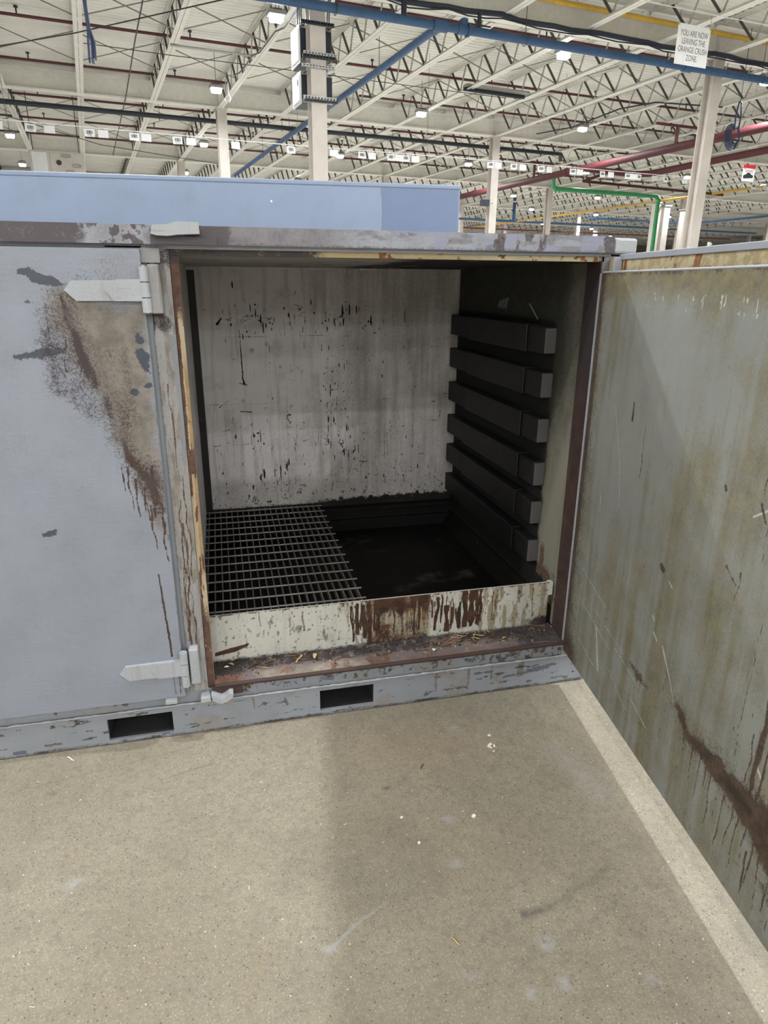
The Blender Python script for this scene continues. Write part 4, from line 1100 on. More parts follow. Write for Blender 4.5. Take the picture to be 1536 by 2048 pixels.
# --- inside
RND = np.random.RandomState(5)
def back_wear(u, v):
    x = u - .03; z = v + .22
    n = fbm(x, z, 7, 3); nf = fbm(x, z, 60, 5); ns = fbm(x, z * .1, 30, 8)
    soot = np.zeros(x.shape); rust = np.zeros(x.shape); tan = np.zeros(x.shape); pale = np.zeros(x.shape)
    # small spatters
    for cx, cz, sx, sz, k, r in ((.28, 1.43, .12, .07, 34, .006), (.78, 1.42, .20, .06, 40, .006), (.72, 1.05, .07, .16, 60, .005), (.25, .8, .12, .05, 16, .006), (.74, .76, .06, .14, 44, .005), (.7, 1.2, .5, .4, 70, .004), (.35, .55, .2, .08, 34, .006), (.95, .6, .25, .15, 40, .005)):
        for _ in range(k):
            px, pz = cx + RND.randn() * sx * .7, cz + RND.randn() * sz * .7
            rx = r * RND.uniform(.3, 1); L = r * RND.choice([1, 1, 2, 5]) * RND.uniform(.5, 1.5)
            i0 = np.searchsorted(x[:, 0], [px - .03, px + .03]); j0 = np.searchsorted(z[0], [pz - .05, pz + .05])
            sl = (slice(*i0), slice(*j0))
            soot[sl] = np.maximum(soot[sl], ss(1.2, .5, np.hypot((x[sl] - px) / rx, (z[sl] - pz) / L)) * RND.uniform(.6, 1.0))
    def ln(p, r, k, s=.003): return k * ss(s, -s, sdl(x + .004 * (nf - .5), z, p, r))
    soot = mx(soot, ln([(.21, 1.37), (.213, 1.12), (.22, 1.09)], [.002, .0035, .006], .95), ln([(.195, 1.095), (.235, 1.085)], .003, .8),
              ln([(.02, 1.335), (.16, 1.332), (.24, 1.335)], .0012, .55), ln([(.55, 1.34), (.78, 1.335), (.785, 1.38)], .0015, .8), ln([(.62, 1.34), (.64, 1.34), (.635, 1.37)], .0015, .8),
              ln([(.10, 1.40), (.125, 1.43)], [.007, .003], .95), ln([(.36, 1.20), (.335, 1.0), (.328, .74)], .0011, .75), ln([(.36, 1.27), (.30, 1.10)], .0012, .6),
              ln([(.08, .97), (.13, 1.005), (.18, 1.02)], [.003, .002, .001], .7), ln([(.19, .945), (.25, .94)], .003, .85), ln([(.04, .76), (.22, .765), (.225, .80)], .0012, .7),
              ln([(.45, 1.25), (.36, 1.13)], [.012, .010], .28, .014), ln([(.47, 1.23), (.62, 1.17), (.74, 1.03)], .0010, .5), ln([(.43, .66), (.43, .60)], .003, .6), ln([(.85, .62), (.85, .53)], .002, .8))
    for i in range(90):
        x0, z0 = RND.uniform(.02, 1.36), RND.choice([RND.uniform(.5, 1.55), RND.uniform(.48, .85)])
        a, L = RND.choice([RND.uniform(-.3, .3), RND.uniform(1.3, 1.8)]), RND.uniform(.008, .05)
        soot = mx(soot, ln([(x0, z0), (x0 + L * math.cos(a), z0 + L * math.sin(a))], RND.uniform(.0010, .0026), RND.uniform(.75, .95)))
    for cx, cz in ((.17, 1.42), (.24, 1.41), (.27, 1.43), (.73, 1.42), (.36, 1.43)):       # scribbled scuffs
        p = [(cx + RND.uniform(-.035, .035), cz + RND.uniform(-.022, .022)) for _ in range(6)]
        soot = mx(soot, ln(p, .0013, .85))
    for z0, a, b in ((1.333, .0, .50), (.985, .02, 1.36), (.762, .03, .40)):
        soot = mx(soot, ln([(a, z0), (b, z0 + .003)], .0013, .8) * ss(.35, .55, fbm(x, z, 9, 17)))
    for i in range(40):
        x0, z0 = RND.uniform(.05, 1.2), RND.uniform(.6, 1.6); r = RND.uniform(.006, .018)
        tan = mx(tan, ss(1.2, .3, np.hypot(x - x0, (z - z0) * .9) / r) * RND.uniform(.3, .6))
    for i in range(60):
        x0 = RND.uniform(.03, 1.38); zt = RND.uniform(.46, .78)
        soot = mx(soot, drip(x, z, x0, zt, zt - RND.uniform(.03, .10), RND.choice([.0015, .003]), i + 60) * .5)
    for i in range(26):
        x0 = RND.uniform(.03, 1.38); zt = RND.uniform(.55, .95)
        soot = mx(soot, drip(x, z, x0, zt, zt - RND.uniform(.05, .25), .003, i) * .55)
    for x0, zt, zb in ((.44, 1.42, 1.32), (.47, 1.46, 1.35), (.17, 1.48, 1.40), (.55, 1.45, 1.38), (.50, 1.45, 1.38), (.66, 1.46, 1.39), (.72, 1.45, 1.36), (.79, 1.43, 1.36)):
        soot = mx(soot, drip(x, z, x0, zt, zb, .006, int(x0 * 100)) * .5)
    rust = mx(ss(.03, .0, np.hypot((x - .53), (z - 1.46)) - .012) * .7 * ss(.4, .6, nf), ss(.05, -.02, np.abs(x - .45) - .01) * ss(.25, .0, np.abs(z - .9)) * ss(.55, .7, nf) * .8)
    tan = mx(tan, ss(.48, .80, x + .25 * (n - .5)) * (.38 + .5 * (ns - .3)), ss(.50, .66, ns) * ss(1.25, .8, z) * (.34 + .26 * ss(.5, .8, x)), ss(.42, .6, ns) * ss(.4, .7, x) * .5, ss(.05, .0, np.hypot((x - .40) / .7, z - 1.27) - .03) * .3, ss(.62, .52, z) * .5, ss(.5, .7, n) * .25)
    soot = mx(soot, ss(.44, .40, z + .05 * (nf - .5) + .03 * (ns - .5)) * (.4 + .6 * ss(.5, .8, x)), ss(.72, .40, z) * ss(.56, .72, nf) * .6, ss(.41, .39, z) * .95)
    return dict(soot=soot, rust=rust, tan=tan)
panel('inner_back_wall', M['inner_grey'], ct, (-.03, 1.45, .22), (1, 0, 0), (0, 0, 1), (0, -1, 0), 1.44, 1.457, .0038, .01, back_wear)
def right_wear_and_shade(u, v):
    y = u + .055; z = v + .22
    n = fbm(y, z, 14, 3); nf = fbm(y, z, 60, 5); ns = fbm(y, z * .12, 28, 7)
    soot = mx(ss(.26, .34, y + .03 * (n - .5)) * ss(1.50, 1.44, z) * .95, ss(1.35, 1.64, z) * ss(.1, .5, y) * .22, ss(.42, .36, z) * ss(.18, .24, y) * .9)  # soot round the bars, plus shade painted in away from the lit jamb
    tan = mx(.40 + .3 * ns, ss(.22, .3, y) * .8) * ss(.22, .45, y + .10 * ss(.6, 1.3, z)) + ss(.8, 1.3, z) * .5  # dark olive deepens the painted shade inward and upward
    rust = mx(ss(.10, .05, y) * .55 * ss(.35, .6, ns) , ss(.50, .42, z) * ss(.4, .6, n) * .6, ss(.03, .0, np.abs(y - .26) - .01) * ss(.6, .5, z) * .6)
    def ln(p, r): return ss(.003, -.002, sdl(y, z, p, r))
    return dict(soot=soot, tan=mx(tan), rust=rust)
panel('inner_right_wall', M['inner_olive'], ct, (1.410, .05, .22), (0, 1, 0), (0, 0, 1), (-1, 0, 0), 1.40, 1.457, .005, .01, right_wear_and_shade)
# chalk strokes on that wall
m = MB()
for i in range(5): m.bar((1.409, .90 - .022 * i, 1.500 - .001 * i), (1.409, .875 - .022 * i, 1.530 + .004 * i), .0055, .001, up=(1, 0, 0))
m.bar((1.409, .56, 1.525), (1.409, .47, 1.465), .0055, .001, up=(1, 0, 0))
m.build('chalk_marks', M['white_strap'], ct)
MB().box(-.04, -.03, .034, 1.45, .22, 1.677).build('inner_left_wall', M['inner_grey'], ct)
MB().box(-.032, .006, 1.438, 1.450, .40, 1.66).build('corner_bar', M['black_steel'], ct)
def ceil_wear(u, v):
    n = fbm(u, v, 7, 3)
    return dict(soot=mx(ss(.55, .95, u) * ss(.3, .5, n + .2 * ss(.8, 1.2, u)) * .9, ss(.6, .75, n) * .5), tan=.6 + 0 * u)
panel('inner_ceiling', M['inner_grey'], ct, (-.03, .03, 1.677), (1, 0, 0), (0, 1, 0), (0, 0, -1), 1.44, 1.42, .012, .008, ceil_wear)
for x in (.14, .36, .58, .84): MB().box(x, x + .10, 1.436, 1.452, 1.668, 1.677).build('weld_tab', M['inner_grey'], ct)
def pit_wear(u, v):
    n = fbm(u, v, 5, 3); nf = fbm(u, v, 24, 8)
    return dict(tan=ss(.55, .80, n) * ss(.35, .65, nf) * .75 * ss(.55, .7, u), rust=ss(.6, .8, nf) * .5)
panel('inner_floor', M['pit'], ct, (-.03, .125, .225), (1, 0, 0), (0, 1, 0), (0, 0, 1), 1.44, 1.325, .012, .02, pit_wear)
MB().box(-.03, 1.40, 1.40, 1.45, .352, .372).box(-.03, 1.40, 1.44, 1.45, .30, .352).build('rear_support_angle', M['pit'], ct)
MB().box(-.03, 1.40, 1.425, 1.45, .225, .29).build('rear_curb', M['pit'], ct)
MB().prism([(1.345, .225), (1.41, .225), (1.41, .30), (1.40, .30)], 'y', .13, 1.45).build('side_fillet', M['pit'], ct)
MB().box(-.03, .62, .125, .16, .345, .368).build('front_support_angle', M['pit'], ct)
MB().tube([(1.37, .9, .3), (1.372, .9, .3)], .004, 5).build('bolt', M['rail_end'], ct)

# --- buffer bars on the right inner wall: a tube, two end sleeves and a worn end plate each
for i, zt in enumerate((1.442, 1.266, 1.079, .892, .720, .542)):
    hh = .104
    b = MB().box(1.362, 1.410, .30, 1.44, zt - hh, zt, .004).build('wall_bar', M['black_steel'], ct)
    MB().box(1.354, 1.410, .46, 1.15, zt - hh - .004, zt + .005, .004).build('bar_sleeve', M['black_steel'], b)
    MB().box(1.3625, 1.4095, .291, .302, zt - hh + .003, zt - .003, .003).build('end_plate', M['rail_end'], b)
    for yy in (.457, 1.153): MB().tube([(1.357, yy, zt + .004), (1.357, yy, zt - hh)], .004, 6).build('weld_seam', M['black_steel'], b)

# --- the closed door on the left
def ldoor_wear(u, v):
    x = u - 1.45; z = v + .187
    n = fbm(x, z, 18, 3); nf = fbm(x, z, 70, 5); ns = fbm(x, z * .12, 40, 6)
    w = .05 * (n - .5)
    TAN = [(-.365, 1.578), (-.325, 1.60), (-.241, 1.545), (-.09, 1.545), (-.09, .76), (-.12, .80), (-.16, .88), (-.196, .96), (-.234, 1.071), (-.25, 1.183), (-.282, 1.276), (-.33, 1.36), (-.375, 1.49), (-.388, 1.54)]
    tan = mx(ss(.03, -.05, sdp(x + w, z + w, TAN)) * .95, ss(.04, -.03, sdp(x + w, z, [(-.22, 1.69), (-.2, 1.60), (-.12, 1.60), (-.10, 1.69)])) * .3)
    band = sdl(x + w * .6, z, [(-.335, 1.57), (-.312, 1.46), (-.29, 1.38), (-.255, 1.29), (-.222, 1.18), (-.205, 1.08), (-.17, 1.045), (-.14, .97), (-.118, .90)], [.012, .022, .026, .024, .022, .022, .028, .018, .012])
    soot = mx(ss(.020, -.024, band) * (.26 + .80 * ns) * ss(1.02, 1.14, z), ss(.075, .0, band) * .42)
    rust = mx(ss(.024, -.024, band) * (.34 + .72 * ns) * ss(1.22, 1.04, z), ss(.08, .0, band) * .46 * ss(1.28, 1.0, z), ss(.06, -.03, sdp(x, z, [(-.26, 1.42), (-.16, 1.42), (-.125, 1.00), (-.20, 1.04)])) * (.26 + .34 * ns))
    fl = ss(.08, .0, sdl(x, z, [(-.35, 1.5), (-.33, 1.33), (-.26, 1.22)], [.03, .05, .02])) * .47
    soot = mx(soot, fl, ss(.04, .0, np.abs(sdp(x, z, [(-.29, 1.645), (-.20, 1.645), (-.19, 1.60), (-.29, 1.60)])) - .015) * .28)
    for i, (x0, zt, zb, ww) in enumerate(((-.227, 1.05, .955, .003), (-.203, 1.05, .89, .003), (-.183, 1.01, .865, .0045), (-.17, .97, .88, .004), (-.155, .98, .85, .004), (-.152, .92, .75, .0035), (-.142, 1.0, .86, .005), (-.118, .92, .80, .006), (-.112, .86, .70, .004), (-.337, 1.45, 1.33, .003), (-.31, 1.42, 1.28, .003), (-.128, 1.05, .9, .01))):
        rust = mx(rust, drip(x, z, x0, zt, zb, ww, i) * .72)
    d2 = ss(.003, -.001, sdl(x + .004 * (nf - .5), z, [(-.150, .672), (-.144, .56), (-.139, .46), (-.135, .355)], [.0015, .003, .003, .003]) + .004 * (ns - .5)) * .9
    rust = mx(rust, d2, ss(.0025, -.001, sdl(x, z, [(-.138, .30), (-.136, .20)], .0012)) * .8, ss(.0025, -.001, sdl(x, z, [(-.119, .29), (-.118, .20)], .0011)) * .8)
    wp = .010 * (nf - .5) + .014 * (n - .5)
    peel = mx(ss(.012, -.010, sdp(x, z, [(-.438, 1.618), (-.434, 1.632), (-.40, 1.636), (-.376, 1.622), (-.345, 1.614), (-.318, 1.594), (-.335, 1.589), (-.36, 1.592), (-.372, 1.588), (-.40, 1.596), (-.405, 1.606), (-.415, 1.615)]) + wp),
              ss(.012, -.010, sdl(x, z, [(-.133, 1.458), (-.128, 1.435)], [.004, .010]) + wp), ss(.012, -.010, sdp(x, z, [(-.145, 1.405), (-.128, 1.412), (-.108, 1.39), (-.108, 1.335), (-.125, 1.345), (-.138, 1.37)]) + wp),
              ss(.012, -.010, sdl(x, z, [(-.12, 1.30), (-.113, 1.302)], .008) + wp), ss(.012, -.010, sdl(x, z, [(-.165, 1.28), (-.158, 1.282)], .008) + wp),
              ss(.012, -.010, sdl(x, z, [(-.478, .842), (-.448, .843)], [.006, .010]) + wp * 1.5), ss(.012, -.010, sdl(x, z, [(-.425, 1.545), (-.421, 1.545)], .003) + wp * .5))
    peel = mx(peel, ss(.014, -.010, sdl(x, z, [(-.475, 1.392), (-.41, 1.400), (-.34, 1.408)], [.004, .010, .003]) + wp * .8) * .85)
    edge = ss(.008, .0, 1.347 - u) * ss(.45, .6, fbm(x, z, 30, 9)) * .5
    return dict(tan=tan, soot=soot, rust=mx(rust, edge), peel=peel)
ld = panel('closed_door', M['paint_door'], ct, (-1.45, -.032, .187), (1, 0, 0), (0, 0, 1), (0, -1, 0), 1.347, 1.505, .0032, .026, ldoor_wear)
def hinge(z0, z1, zs, tip, parent, leafx, zl):
    """strap, doubler, barrel knuckles and post leaf"""
    h = (z1 - z0); zm = (z0 + z1) / 2
    MB().prism([(tip, zm + .002), (tip + .022, z1), (-.105, z1 + .003), (-.105, z0 + .001), (tip + .030, z0)], 'y', -.044, -.032).build('hinge_strap', M['white_strap'], parent)
    MB().prism([(-.205, zm), (-.175, z1 + .004), (-.107, z1 + .005), (-.107, z0), (-.185, z0)], 'y', -.052, -.044).build('strap_doubler', M['white_strap'], parent)
    zz = zl; L = (zs - zl) / 3
    for i in range(3):
        MB().tube([(-.096, -.046, zz + .001), (-.096, -.046, zz + L - .0015)], .0135, 14).build('hinge_knuckle', M['white_strap'], parent)
        zz += L
    MB().tube([(-.096, -.046, zl - .002), (-.096, -.046, zs + .003)], .006, 8).build('hinge_pin', M['white_strap'], parent)
hinge(1.548, 1.604, 1.645, -.318, ld, -.08, 1.514)
hinge(.282, .338, .375, -.313, ld, -.08, .236)
MB().box(-.086, -.052, -.050, -.006, 1.512, 1.650, .004).build('hinge_leaf', M['streaky'], ct)
MB().box(-.078, -.046, -.044, -.006, .238, .378, .004).build('hinge_leaf', M['white_strap'], ct)
MB().box(-.172, -.132, -.052, -.006, .172, .186, .002).build('door_stop_tab', M['white_strap'], ct)
MB().box(-.104, -.05, -.012, .0, 1.655, 1.695).build('post_head_plate', M['paint_post'], ct)
# lug on the top rail and latch hook on the base
MB().prism([(-.066, 1.731), (-.060, 1.755), (-.02, 1.757), (.01, 1.765), (.068, 1.764), (.069, 1.733), (.01, 1.730), (-.02, 1.726), (-.05, 1.727)], 'y', -.066, -.028).build('lifting_lug', M['white_strap'], ct)
MB().prism([(-.070, 1.704), (-.068, 1.748), (-.058, 1.730), (.115, 1.724), (.118, 1.704)], 'y', -.040, -.02).build('lug_backing', M['sooty'], ct)
MB().box(-.052, -.016, -.042, .004, .154, .176, .003).build('latch_block', M['white_strap'], ct)
MB().prism([(-.014, .184), (.004, .176), (.022, .166), (.036, .172), (.050, .184), (.064, .182), (.062, .168), (.045, .154), (.026, .146), (.008, .150), (-.010, .164)], 'y', -.050, -.012).build('latch_hook', M['white_strap'], ct)
MB().box(-.012, .10, -.012, .004, .156, .196, .003).build('latch_plate', M['jamb_rust'], ct)

# --- the open door on the right: hinged at the right jamb, swung toward the viewer
HD = Vector((-.1397, -.9902, 0)); HN = Vector((.9902, -.1397, 0)); HO_ = Vector((1.4045, -.010, 0))
def dp(s, t, z): return tuple(HO_ + HD * s + HN * t + Vector((0, 0, z)))
DL = 1.42
def odoor_wear(u, v):
    s = u; z = v + .168
    n = fbm(s, z, 9, 3); nf = fbm(s, z, 60, 5); ns = fbm(s, z * .07, 26, 8); nm = fbm(s, z, 26, 9)
    ns2 = fbm(s, z * .05, 9, 18)
    tan = mx(.40 + 1.0 * (ns - .5) + .9 * (ns2 - .5) + .6 * (n - .5), ss(1.50, 1.60, z + .05 * (n - .5)) * .8, ss(.45, .7, n) * .35, ss(.30, .0, s) * ss(1.4, .9, z) * .4)
    greyp = ss(.10, -.05, sdp(s + .05 * (n - .5), z + .06 * (n - .5), [(.30, 1.55), (.75, 1.52), (.80, 1.30), (.45, 1.1), (.35, .9), (.22, .75), (.13, 1.0), (.2, 1.3)]))
    tan = tan * (1 - .75 * greyp)
    rust = mx(ss(.07, .012, s + .02 * (ns - .5)) * .75, ss(.27, .0, s + .05 * (n - .5)) * ss(.42, .18, z) * .92, ss(.19, .0, s + .07 * (ns - .5)) * (.42 + .22 * ss(1.5, .5, z)), ss(.025, .0, 1.64 - z) * .6 * ss(.3, .6, nm), ss(.30, .10, s) * ss(1.55, 1.63, z) * .35)
    sm = sdl(s + .03 * (nm - .5), z + .03 * (nm - .5), [(.56, .445), (.62, .438), (.67, .432)], [.012, .020, .010])
    sm2 = sdl(s + .04 * (nm - .5), z + .04 * (nm - .5), [(.84, .475), (.88, .455), (.90, .42), (.97, .437), (1.06, .440), (1.13, .430), (1.22, .43), (1.30, .40), (1.42, .36)], [.018, .026, .018, .030, .036, .044, .055, .07, .08])
    rust = mx(rust, ss(.03, -.025, sm) * .72, ss(.030, -.030, sm2) * .82, ss(.07, .0, sm2) * .40)
    soot = mx(ss(.02, -.03, sdl(s + .03 * (nm - .5), z, [(1.10, .435), (1.19, .43)], [.022, .020])) * .75, ss(.03, -.02, sdl(s + .03 * (nm - .5), z + .03 * (nm - .5), [(1.28, .30), (1.36, .24), (1.42, .22)], .02)) * .5)
    for i, (x0, zt, zb, w) in enumerate(((.90, .42, .33, .002), (.95, .42, .30, .003), (.98, .42, .27, .0025), (1.01, .42, .33, .002), (1.04, .41, .25, .003), (1.07, .41, .29, .002), (1.10, .40, .22, .0035), (1.13, .40, .25, .003), (1.16, .40, .21, .0035), (1.19, .40, .26, .003), (1.22, .39, .23, .004), (1.25, .38, .2, .003), (1.28, .38, .22, .004), (1.31, .36, .19, .004),
                                       (.60, .43, .36, .003), (.63, .43, .37, .003), (.66, .43, .36, .002), (1.21, .33, .19, .005))):
        rust = mx(rust, drip(s, z, x0, zt, zb, w, i) * .75)
    org = np.zeros(s.shape)
    for i, (x0, zt, zb, w) in enumerate(((1.10, 1.25, .50, .0022), (1.175, .74, .44, .013), (1.20, .70, .42, .006), (1.235, .62, .46, .005), (1.265, .70, .44, .016), (1.29, .9, .5, .006), (1.15, .62, .47, .004), (1.02, 1.34, 1.15, .004), (1.0, .96, .86, .004), (1.05, 1.2, 1.0, .003), (1.14, 1.1, .85, .003), (.45, 1.2, 1.02, .003), (.75, .55, .46, .003), (1.32, .8, .5, .01))):
        org = mx(org, drip(s, z, x0, zt, zb, w, i + 3))
    rust = mx(rust, org * .72)
    for i in range(16):
        q = RND.rand(4)
        soot = mx(soot, drip(s, z, .45 + .7 * q[0], .5 + .7 * q[1], .5 + .7 * q[1] - .01 - .03 * q[2], .003, i) * .8 * ss(.35, .55, nf))
    for p, r in (([(.648, .825), (.66, .818)], .010), ([(.94, .95), (.985, .92)], .004), ([(1.02, 1.135), (1.045, 1.10)], .006), ([(.88, 1.14), (.885, 1.13)], .006), ([(.35, 1.25), (.352, 1.20)], .006)):
        rust = mx(rust, ss(.004, -.004, sdl(s, z, p, r) + .008 * (nf - .5)) * .8)
    peel = np.zeros(s.shape)
    for p, r in (([(.22, 1.22), (.30, 1.05), (.34, .9)], .0011), ([(.19, .90), (.195, .84)], .0016), ([(.10, .46), (.40, .40)], .0011), ([(.10, .58), (.33, .53)], .0012), ([(.25, .48), (.5, .44)], .001), ([(.72, .60), (.79, .52), (.83, .46)], [.003, .0018, .0007]),
                 ([(.66, .615), (.685, .60)], .003), ([(.645, .66), (.655, .652)], .003), ([(.70, .80), (.72, .79)], .002), ([(1.18, .55), (1.20, .535)], .004), ([(.58, .33), (.70, .30)], .0012), ([(.40, .33), (.56, .27)], .001), ([(1.06, 1.14), (1.0, 1.10)], .0018), ([(.28, .42), (.33, .28)], [.004, .008]),
                 ([(.13, .30), (.30, .27)], .001), ([(.44, .43), (.60, .40)], .001)):
        peel = mx(peel, ss(.0036, -.0010, sdl(s, z, p, r)) * .76)
    k = ss(.03, .0, np.abs(z - 1.555 - .02 * (n - .5)) - .012) * ss(.66, .74, fbm(s * 1.5, z * .35, 90, 6)) * ss(.25, .35, s)
    peel = mx(peel, k * .9)
    soot = mx(soot, ss(.63, .74, nf) * ss(.9, .4, z) * .42)
    return dict(tan=tan, rust=rust, soot=soot, peel=peel)
od = panel('open_door', M['door_olive'], ct, dp(.0, 0, .168), HD, (0, 0, 1), -HN, DL, 1.474, .0038, .014, odoor_wear)
def dbox(s0, s1, t0, t1, z0, z1, bev=0.0):
    return MB().obox(dp((s0 + s1) / 2, (t0 + t1) / 2, (z0 + z1) / 2), (HD, HN, (0, 0, 1)), ((s1 - s0) / 2, (t1 - t0) / 2, (z1 - z0) / 2), bev)
dbox(.0, DL + .01, .055, .070, .172, 1.697).build('outer_skin', M['paint'], od)
dbox(.01, DL, .014, .055, .18, .22).build('bottom_channel', M['paint'], od)
def head_wear(u, v):
    n = fbm(u, v, 40, 3)
    return dict(rust=mx(drip(u, v, .025, .07, -.02, .012, 3), ss(.018, .006, u) * .9, ss(.012, .0, v) * ss(.4, .6, n) * .8, ss(.62, .7, fbm(u, v, 14, 8)) * .7), tan=ss(.4, .6, n) * .6)
panel('head_channel', M['rail_yellow'], od, dp(.075, .030, 1.645), HD, (0, 0, 1), -HN, DL - .08, .036, .004, .02, head_wear)
dbox(.06, DL + .01, .026, .055, 1.681, 1.699, .002).build('top_edge', M['paint_rail'], od)
dbox(.062, .074, .004, .055, 1.645, 1.690, .002).build('end_tab', M['white_strap'], od)
dbox(.0, .060, .020, .055, 1.645, 1.688).build('hinge_stile_head', M['rail_yellow'], od)
MB().tube([dp(.0, .003, 1.643), dp(DL, .003, 1.643)], .0042, 8).build('liner_edge_bead', M['white_strap'], od)
dbox(DL - .004, DL + .012, .0, .055, .168, 1.69).build('end_channel', M['paint'], od)
MB().tube([dp(DL - .07, .088, .06), dp(DL - .07, .088, 1.75)], .016, 12).build('lock_rod', M['white_strap'], od)
for z in (.35, 1.45): dbox(DL - .12, DL - .02, .070, .11, z, z + .06, .004).build('rod_keeper', M['white_strap'], od)
for z in (.30, 1.52):
    MB().tube([tuple(HO_ + HN * .082 + Vector((0, 0, z + .13 * 0))), tuple(HO_ + HN * .082 + Vector((0, 0, z + .13)))], .0135, 12).build('hinge_barrel', M['white_strap'], od)
    dbox(.01, .24, .070, .082, z + .03, z + .09).build('hinge_strap', M['white_strap'], od)

# ------------------------------------------------------------------ the loose floor grating inside
gt = thing('floor_grating', 'steel bar grating covering the left half of the pit', 'grating', (-.022, .165, 0))
gb = MB().box(-.0022, .0022, 0, 1.262, .372, .400).mesh('bearing_bar', M['grate'])
gc = MB().tube([(-.012, 0, .3985), (.632, 0, .3985)], .0038, 6).mesh('cross_bar', M['grate_rod'])
for i in range(21): inst('bearing_bar', gb, gt, (.008 + .0302 * i, 0, 0))
for i in range(14): inst('cross_bar', gc, gt, (0, .022 + .0932 * i, 0))

# ------------------------------------------------------------------ small litter
rn = random.Random(12)
def sill_z(y): return .2055 + (y + .014) * .137
def leaf(name, x, y, z, L, w, rz, label, mat='leaf', tilt=.25):
    n = 8; vs = []; fs = []
    for side in (0, 1):
        for i in range(n + 1):
            t_ = i / n; hw = w * math.sin(math.pi * min(1, max(.02, t_))) ** .8 * .5
            zc = .10 * L * math.sin(math.pi * t_) + .0012 * side
            vs += [((t_ - .5) * L, -hw, zc + .25 * hw), ((t_ - .5) * L, 0, zc), ((t_ - .5) * L, hw, zc + .25 * hw)]
    m = 3 * (n + 1)
    for i in range(n):
        a = 3 * i
        for q in (0, 1):
            fs += [(a + q, a + q + 3, a + q + 4, a + q + 1), (m + a + q, m + a + q + 1, m + a + q + 4, m + a + q + 3)]
    for i in range(n):
        a = 3 * i
        fs += [(a, m + a, m + a + 3, a + 3), (a + 2, a + 5, m + a + 5, m + a + 2)]
    o = MB().add(vs, fs, True).build(name, M[mat], None, (x, y, z), rz)
    o.rotation_euler = (rn.uniform(-.2, .2), tilt * .3, rz)
    return tag(o, label, 'leaf' if 'leaf' in name else 'scrap')
leaf('dry_leaf', .382, .078, sill_z(.078) + .004, .045, .016, R(75), 'largest yellow dry leaf on the rusty sill against the plate')
leaf('dry_leaf', .330, .088, sill_z(.088) + .003, .022, .008, R(80), 'small pointed dry leaf beside the pale stalk on the sill')
leaf('dry_leaf', .045, .075, sill_z(.075) + .003, .020, .010, R(10), 'pale seed husk at the left end of the sill', 'paper')
leaf('dry_leaf', .062, .088, sill_z(.088) + .003, .024, .011, R(-30), 'tan curled leaf at the left end of the sill')
leaf('dry_leaf', 1.165, .050, sill_z(.05) + .003, .022, .012, R(20), 'orange-yellow leaf bit toward the right end of the sill')
leaf('paper_scrap', .855, .030, sill_z(.03) + .003, .020, .016, R(60), 'white paper scrap on the front of the rusty sill', 'paper')
leaf('paper_scrap', .068, .112, sill_z(.11) + .003, .010, .009, R(40), 'tiny white scrap at the left end of the sill', 'paper')
def twig(x, y, z, L, r, rz, mat, label, group=None, name='dry_twig', cat='twig'):
    p = [(-L / 2, 0, r), (-L / 6, L * .04, r * 1.6), (L / 5, -L * .02, r * 1.4), (L / 2, L * .03, r)]
    o = MB().tube(p, [r * .8, r, r, r * .6], 6).build(name, M[mat], None, (x, y, z), rz)
    return tag(o, label, cat, group)
twig(.318, .072, sill_z(.072) + .001, .055, .0028, R(62), 'leaf', 'pale thick stalk standing out left of the largest leaf on the sill')
for i in range(46):
    x = rn.uniform(.12, 1.38); y = rn.uniform(.035, .105)
    twig(x, y, sill_z(y) + .001 + .001 * (i % 3), rn.uniform(.02, .075), rn.uniform(.0008, .0017), rn.uniform(-.7, .7), rn.choice(('twig', 'darktwig', 'darktwig', 'bark')), 'thin broken twig in the litter along the sill', 'twigs on the sill')
for i in range(16):
    x = rn.gauss(1.02, .05); y = rn.uniform(.06, .105)
    twig(x, y, sill_z(y) + .004, rn.uniform(.03, .06), rn.uniform(.0010, .0020), rn.uniform(-1.5, 1.5), rn.choice(('twig', 'leaf', 'darktwig')), 'straw stalk in the small heap right of the sill middle', 'straw heap on the sill')
m = MB()
for i in range(900):
    x = rn.choice((rn.uniform(.0, 1.39), rn.gauss(1.25, .09), rn.gauss(.05, .05))); x = min(1.385, max(.004, x))
    y = .113 - abs(rn.gauss(0, .035)); y = max(.0, y)
    s = rn.uniform(.0008, .0032); q = rn.uniform(0, 3)
    m.obox((x, y, sill_z(y) + s * .5), ((math.cos(q), math.sin(q), .2), (-math.sin(q), math.cos(q), 0), (0, 0, 1)), (s * rn.uniform(.6, 2), s, s * .7))
tag(m.build('sill_grit', M['dirt'], None), 'dark grit and crumbs along the back of the sill', 'grit', None, 'stuff')
m = MB()
for i in range(70):
    x = rn.uniform(.1, 1.38); y = rn.uniform(.01, .11); s = rn.uniform(.001, .003); q = rn.uniform(0, 3)
    m.obox((x, y, sill_z(y) + s * .4), ((math.cos(q), math.sin(q), .2), (-math.sin(q), math.cos(q), 0), (0, 0, 1)), (s * rn.uniform(.8, 2.2), s * .7, s * .4))
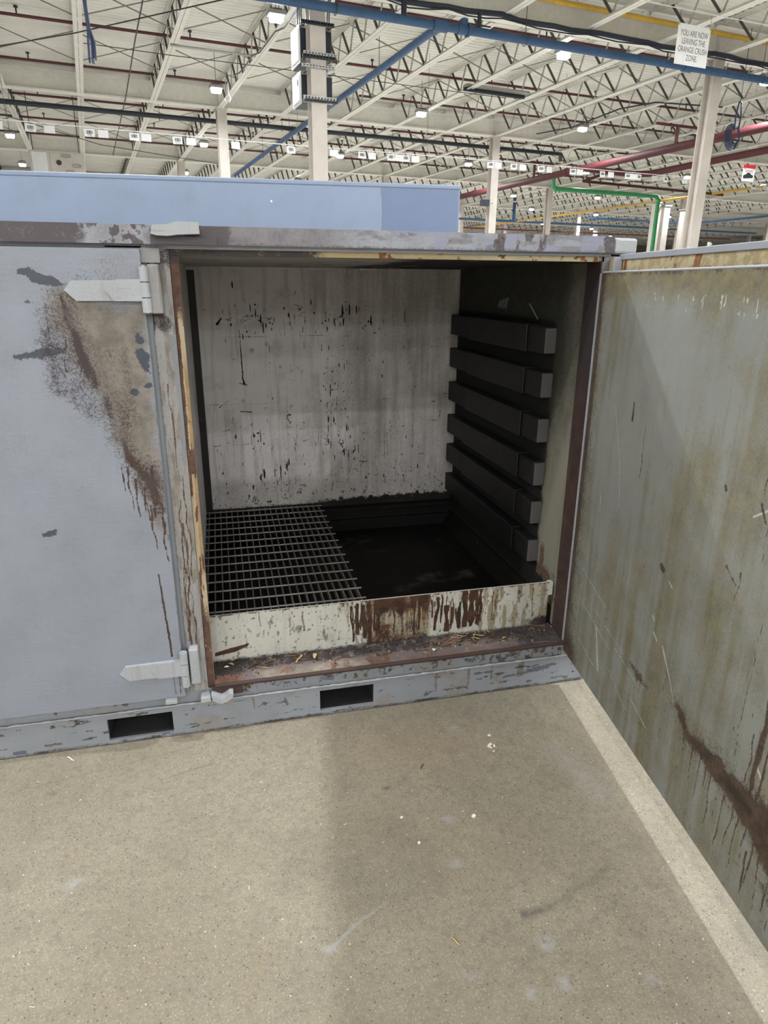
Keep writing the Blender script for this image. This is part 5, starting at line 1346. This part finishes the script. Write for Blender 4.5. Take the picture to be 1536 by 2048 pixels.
tag(m.build('wood_crumbs', M['twig'], None), 'pale wood crumbs scattered over the sill', 'crumbs', None, 'stuff')
# on the concrete
def chip(x, y, L, w, rz, mat, label, name='paper_scrap', cat='scrap', group=None):
    o = MB().prism([(-L / 2, -w / 2), (L * .3, -w * .5), (L / 2, w * .1), (L * .2, w / 2), (-L * .4, w * .4)], 'z', .0002, .0022).build(name, M[mat], None, (x, y, 0), rz)
    return tag(o, label, cat, group)
chip(.968, -.312, .020, .010, .5, 'paper', 'upper flake of the white paper cluster on the concrete')
chip(.962, -.325, .020, .006, -.9, 'paper', 'left sliver of the white paper cluster on the concrete')
chip(.980, -.322, .016, .007, 1.3, 'paper', 'right flake of the white paper cluster on the concrete')
chip(.967, -.350, .008, .006, .2, 'paper', 'single white crumb below the paper cluster on the concrete')
chip(.985, -.262, .012, .010, .2, 'paper', 'pale flake above the paper cluster on the concrete')
chip(.785, -.626, .017, .011, .7, 'paper', 'white paper crumb alone on the shaded concrete')
chip(.560, -.58, .010, .007, .3, 'paper', 'white crumb near the middle edge of the shadow')
chip(.585, -.69, .010, .007, .9, 'paper', 'white crumb on the concrete below the dark spot')
o = twig(-.511, -.052, .001, .036, .0022, R(-46), 'paper', 'pale wood splinter lying beside the container base at left', None, 'wood_splinter', 'splinter')
o = twig(.69, -.37, .001, .030, .0016, R(52), 'bark', 'small pinkish splinter on the shaded concrete', None, 'wood_splinter', 'splinter')
o = twig(.585, -1.02, .001, .03, .0018, R(-60), 'leaf', 'pale stalk bit near the bottom of the shaded concrete', None, 'wood_splinter', 'splinter')
chip(.50, -.205, .008, .006, .2, 'orange', 'tiny orange chip on the concrete by the fork pocket', 'orange_chip', 'chip')
for i in range(34):
    x = rn.uniform(-.7, .55); y = rn.uniform(-1.0, -.08)
    twig(x, y, .0006, rn.uniform(.006, .016), rn.uniform(.0006, .0011), rn.uniform(0, 3), rn.choice(('paper', 'leaf', 'leaf')), 'tiny pale wood sliver on the lit concrete', 'slivers on the concrete', 'wood_splinter', 'splinter')
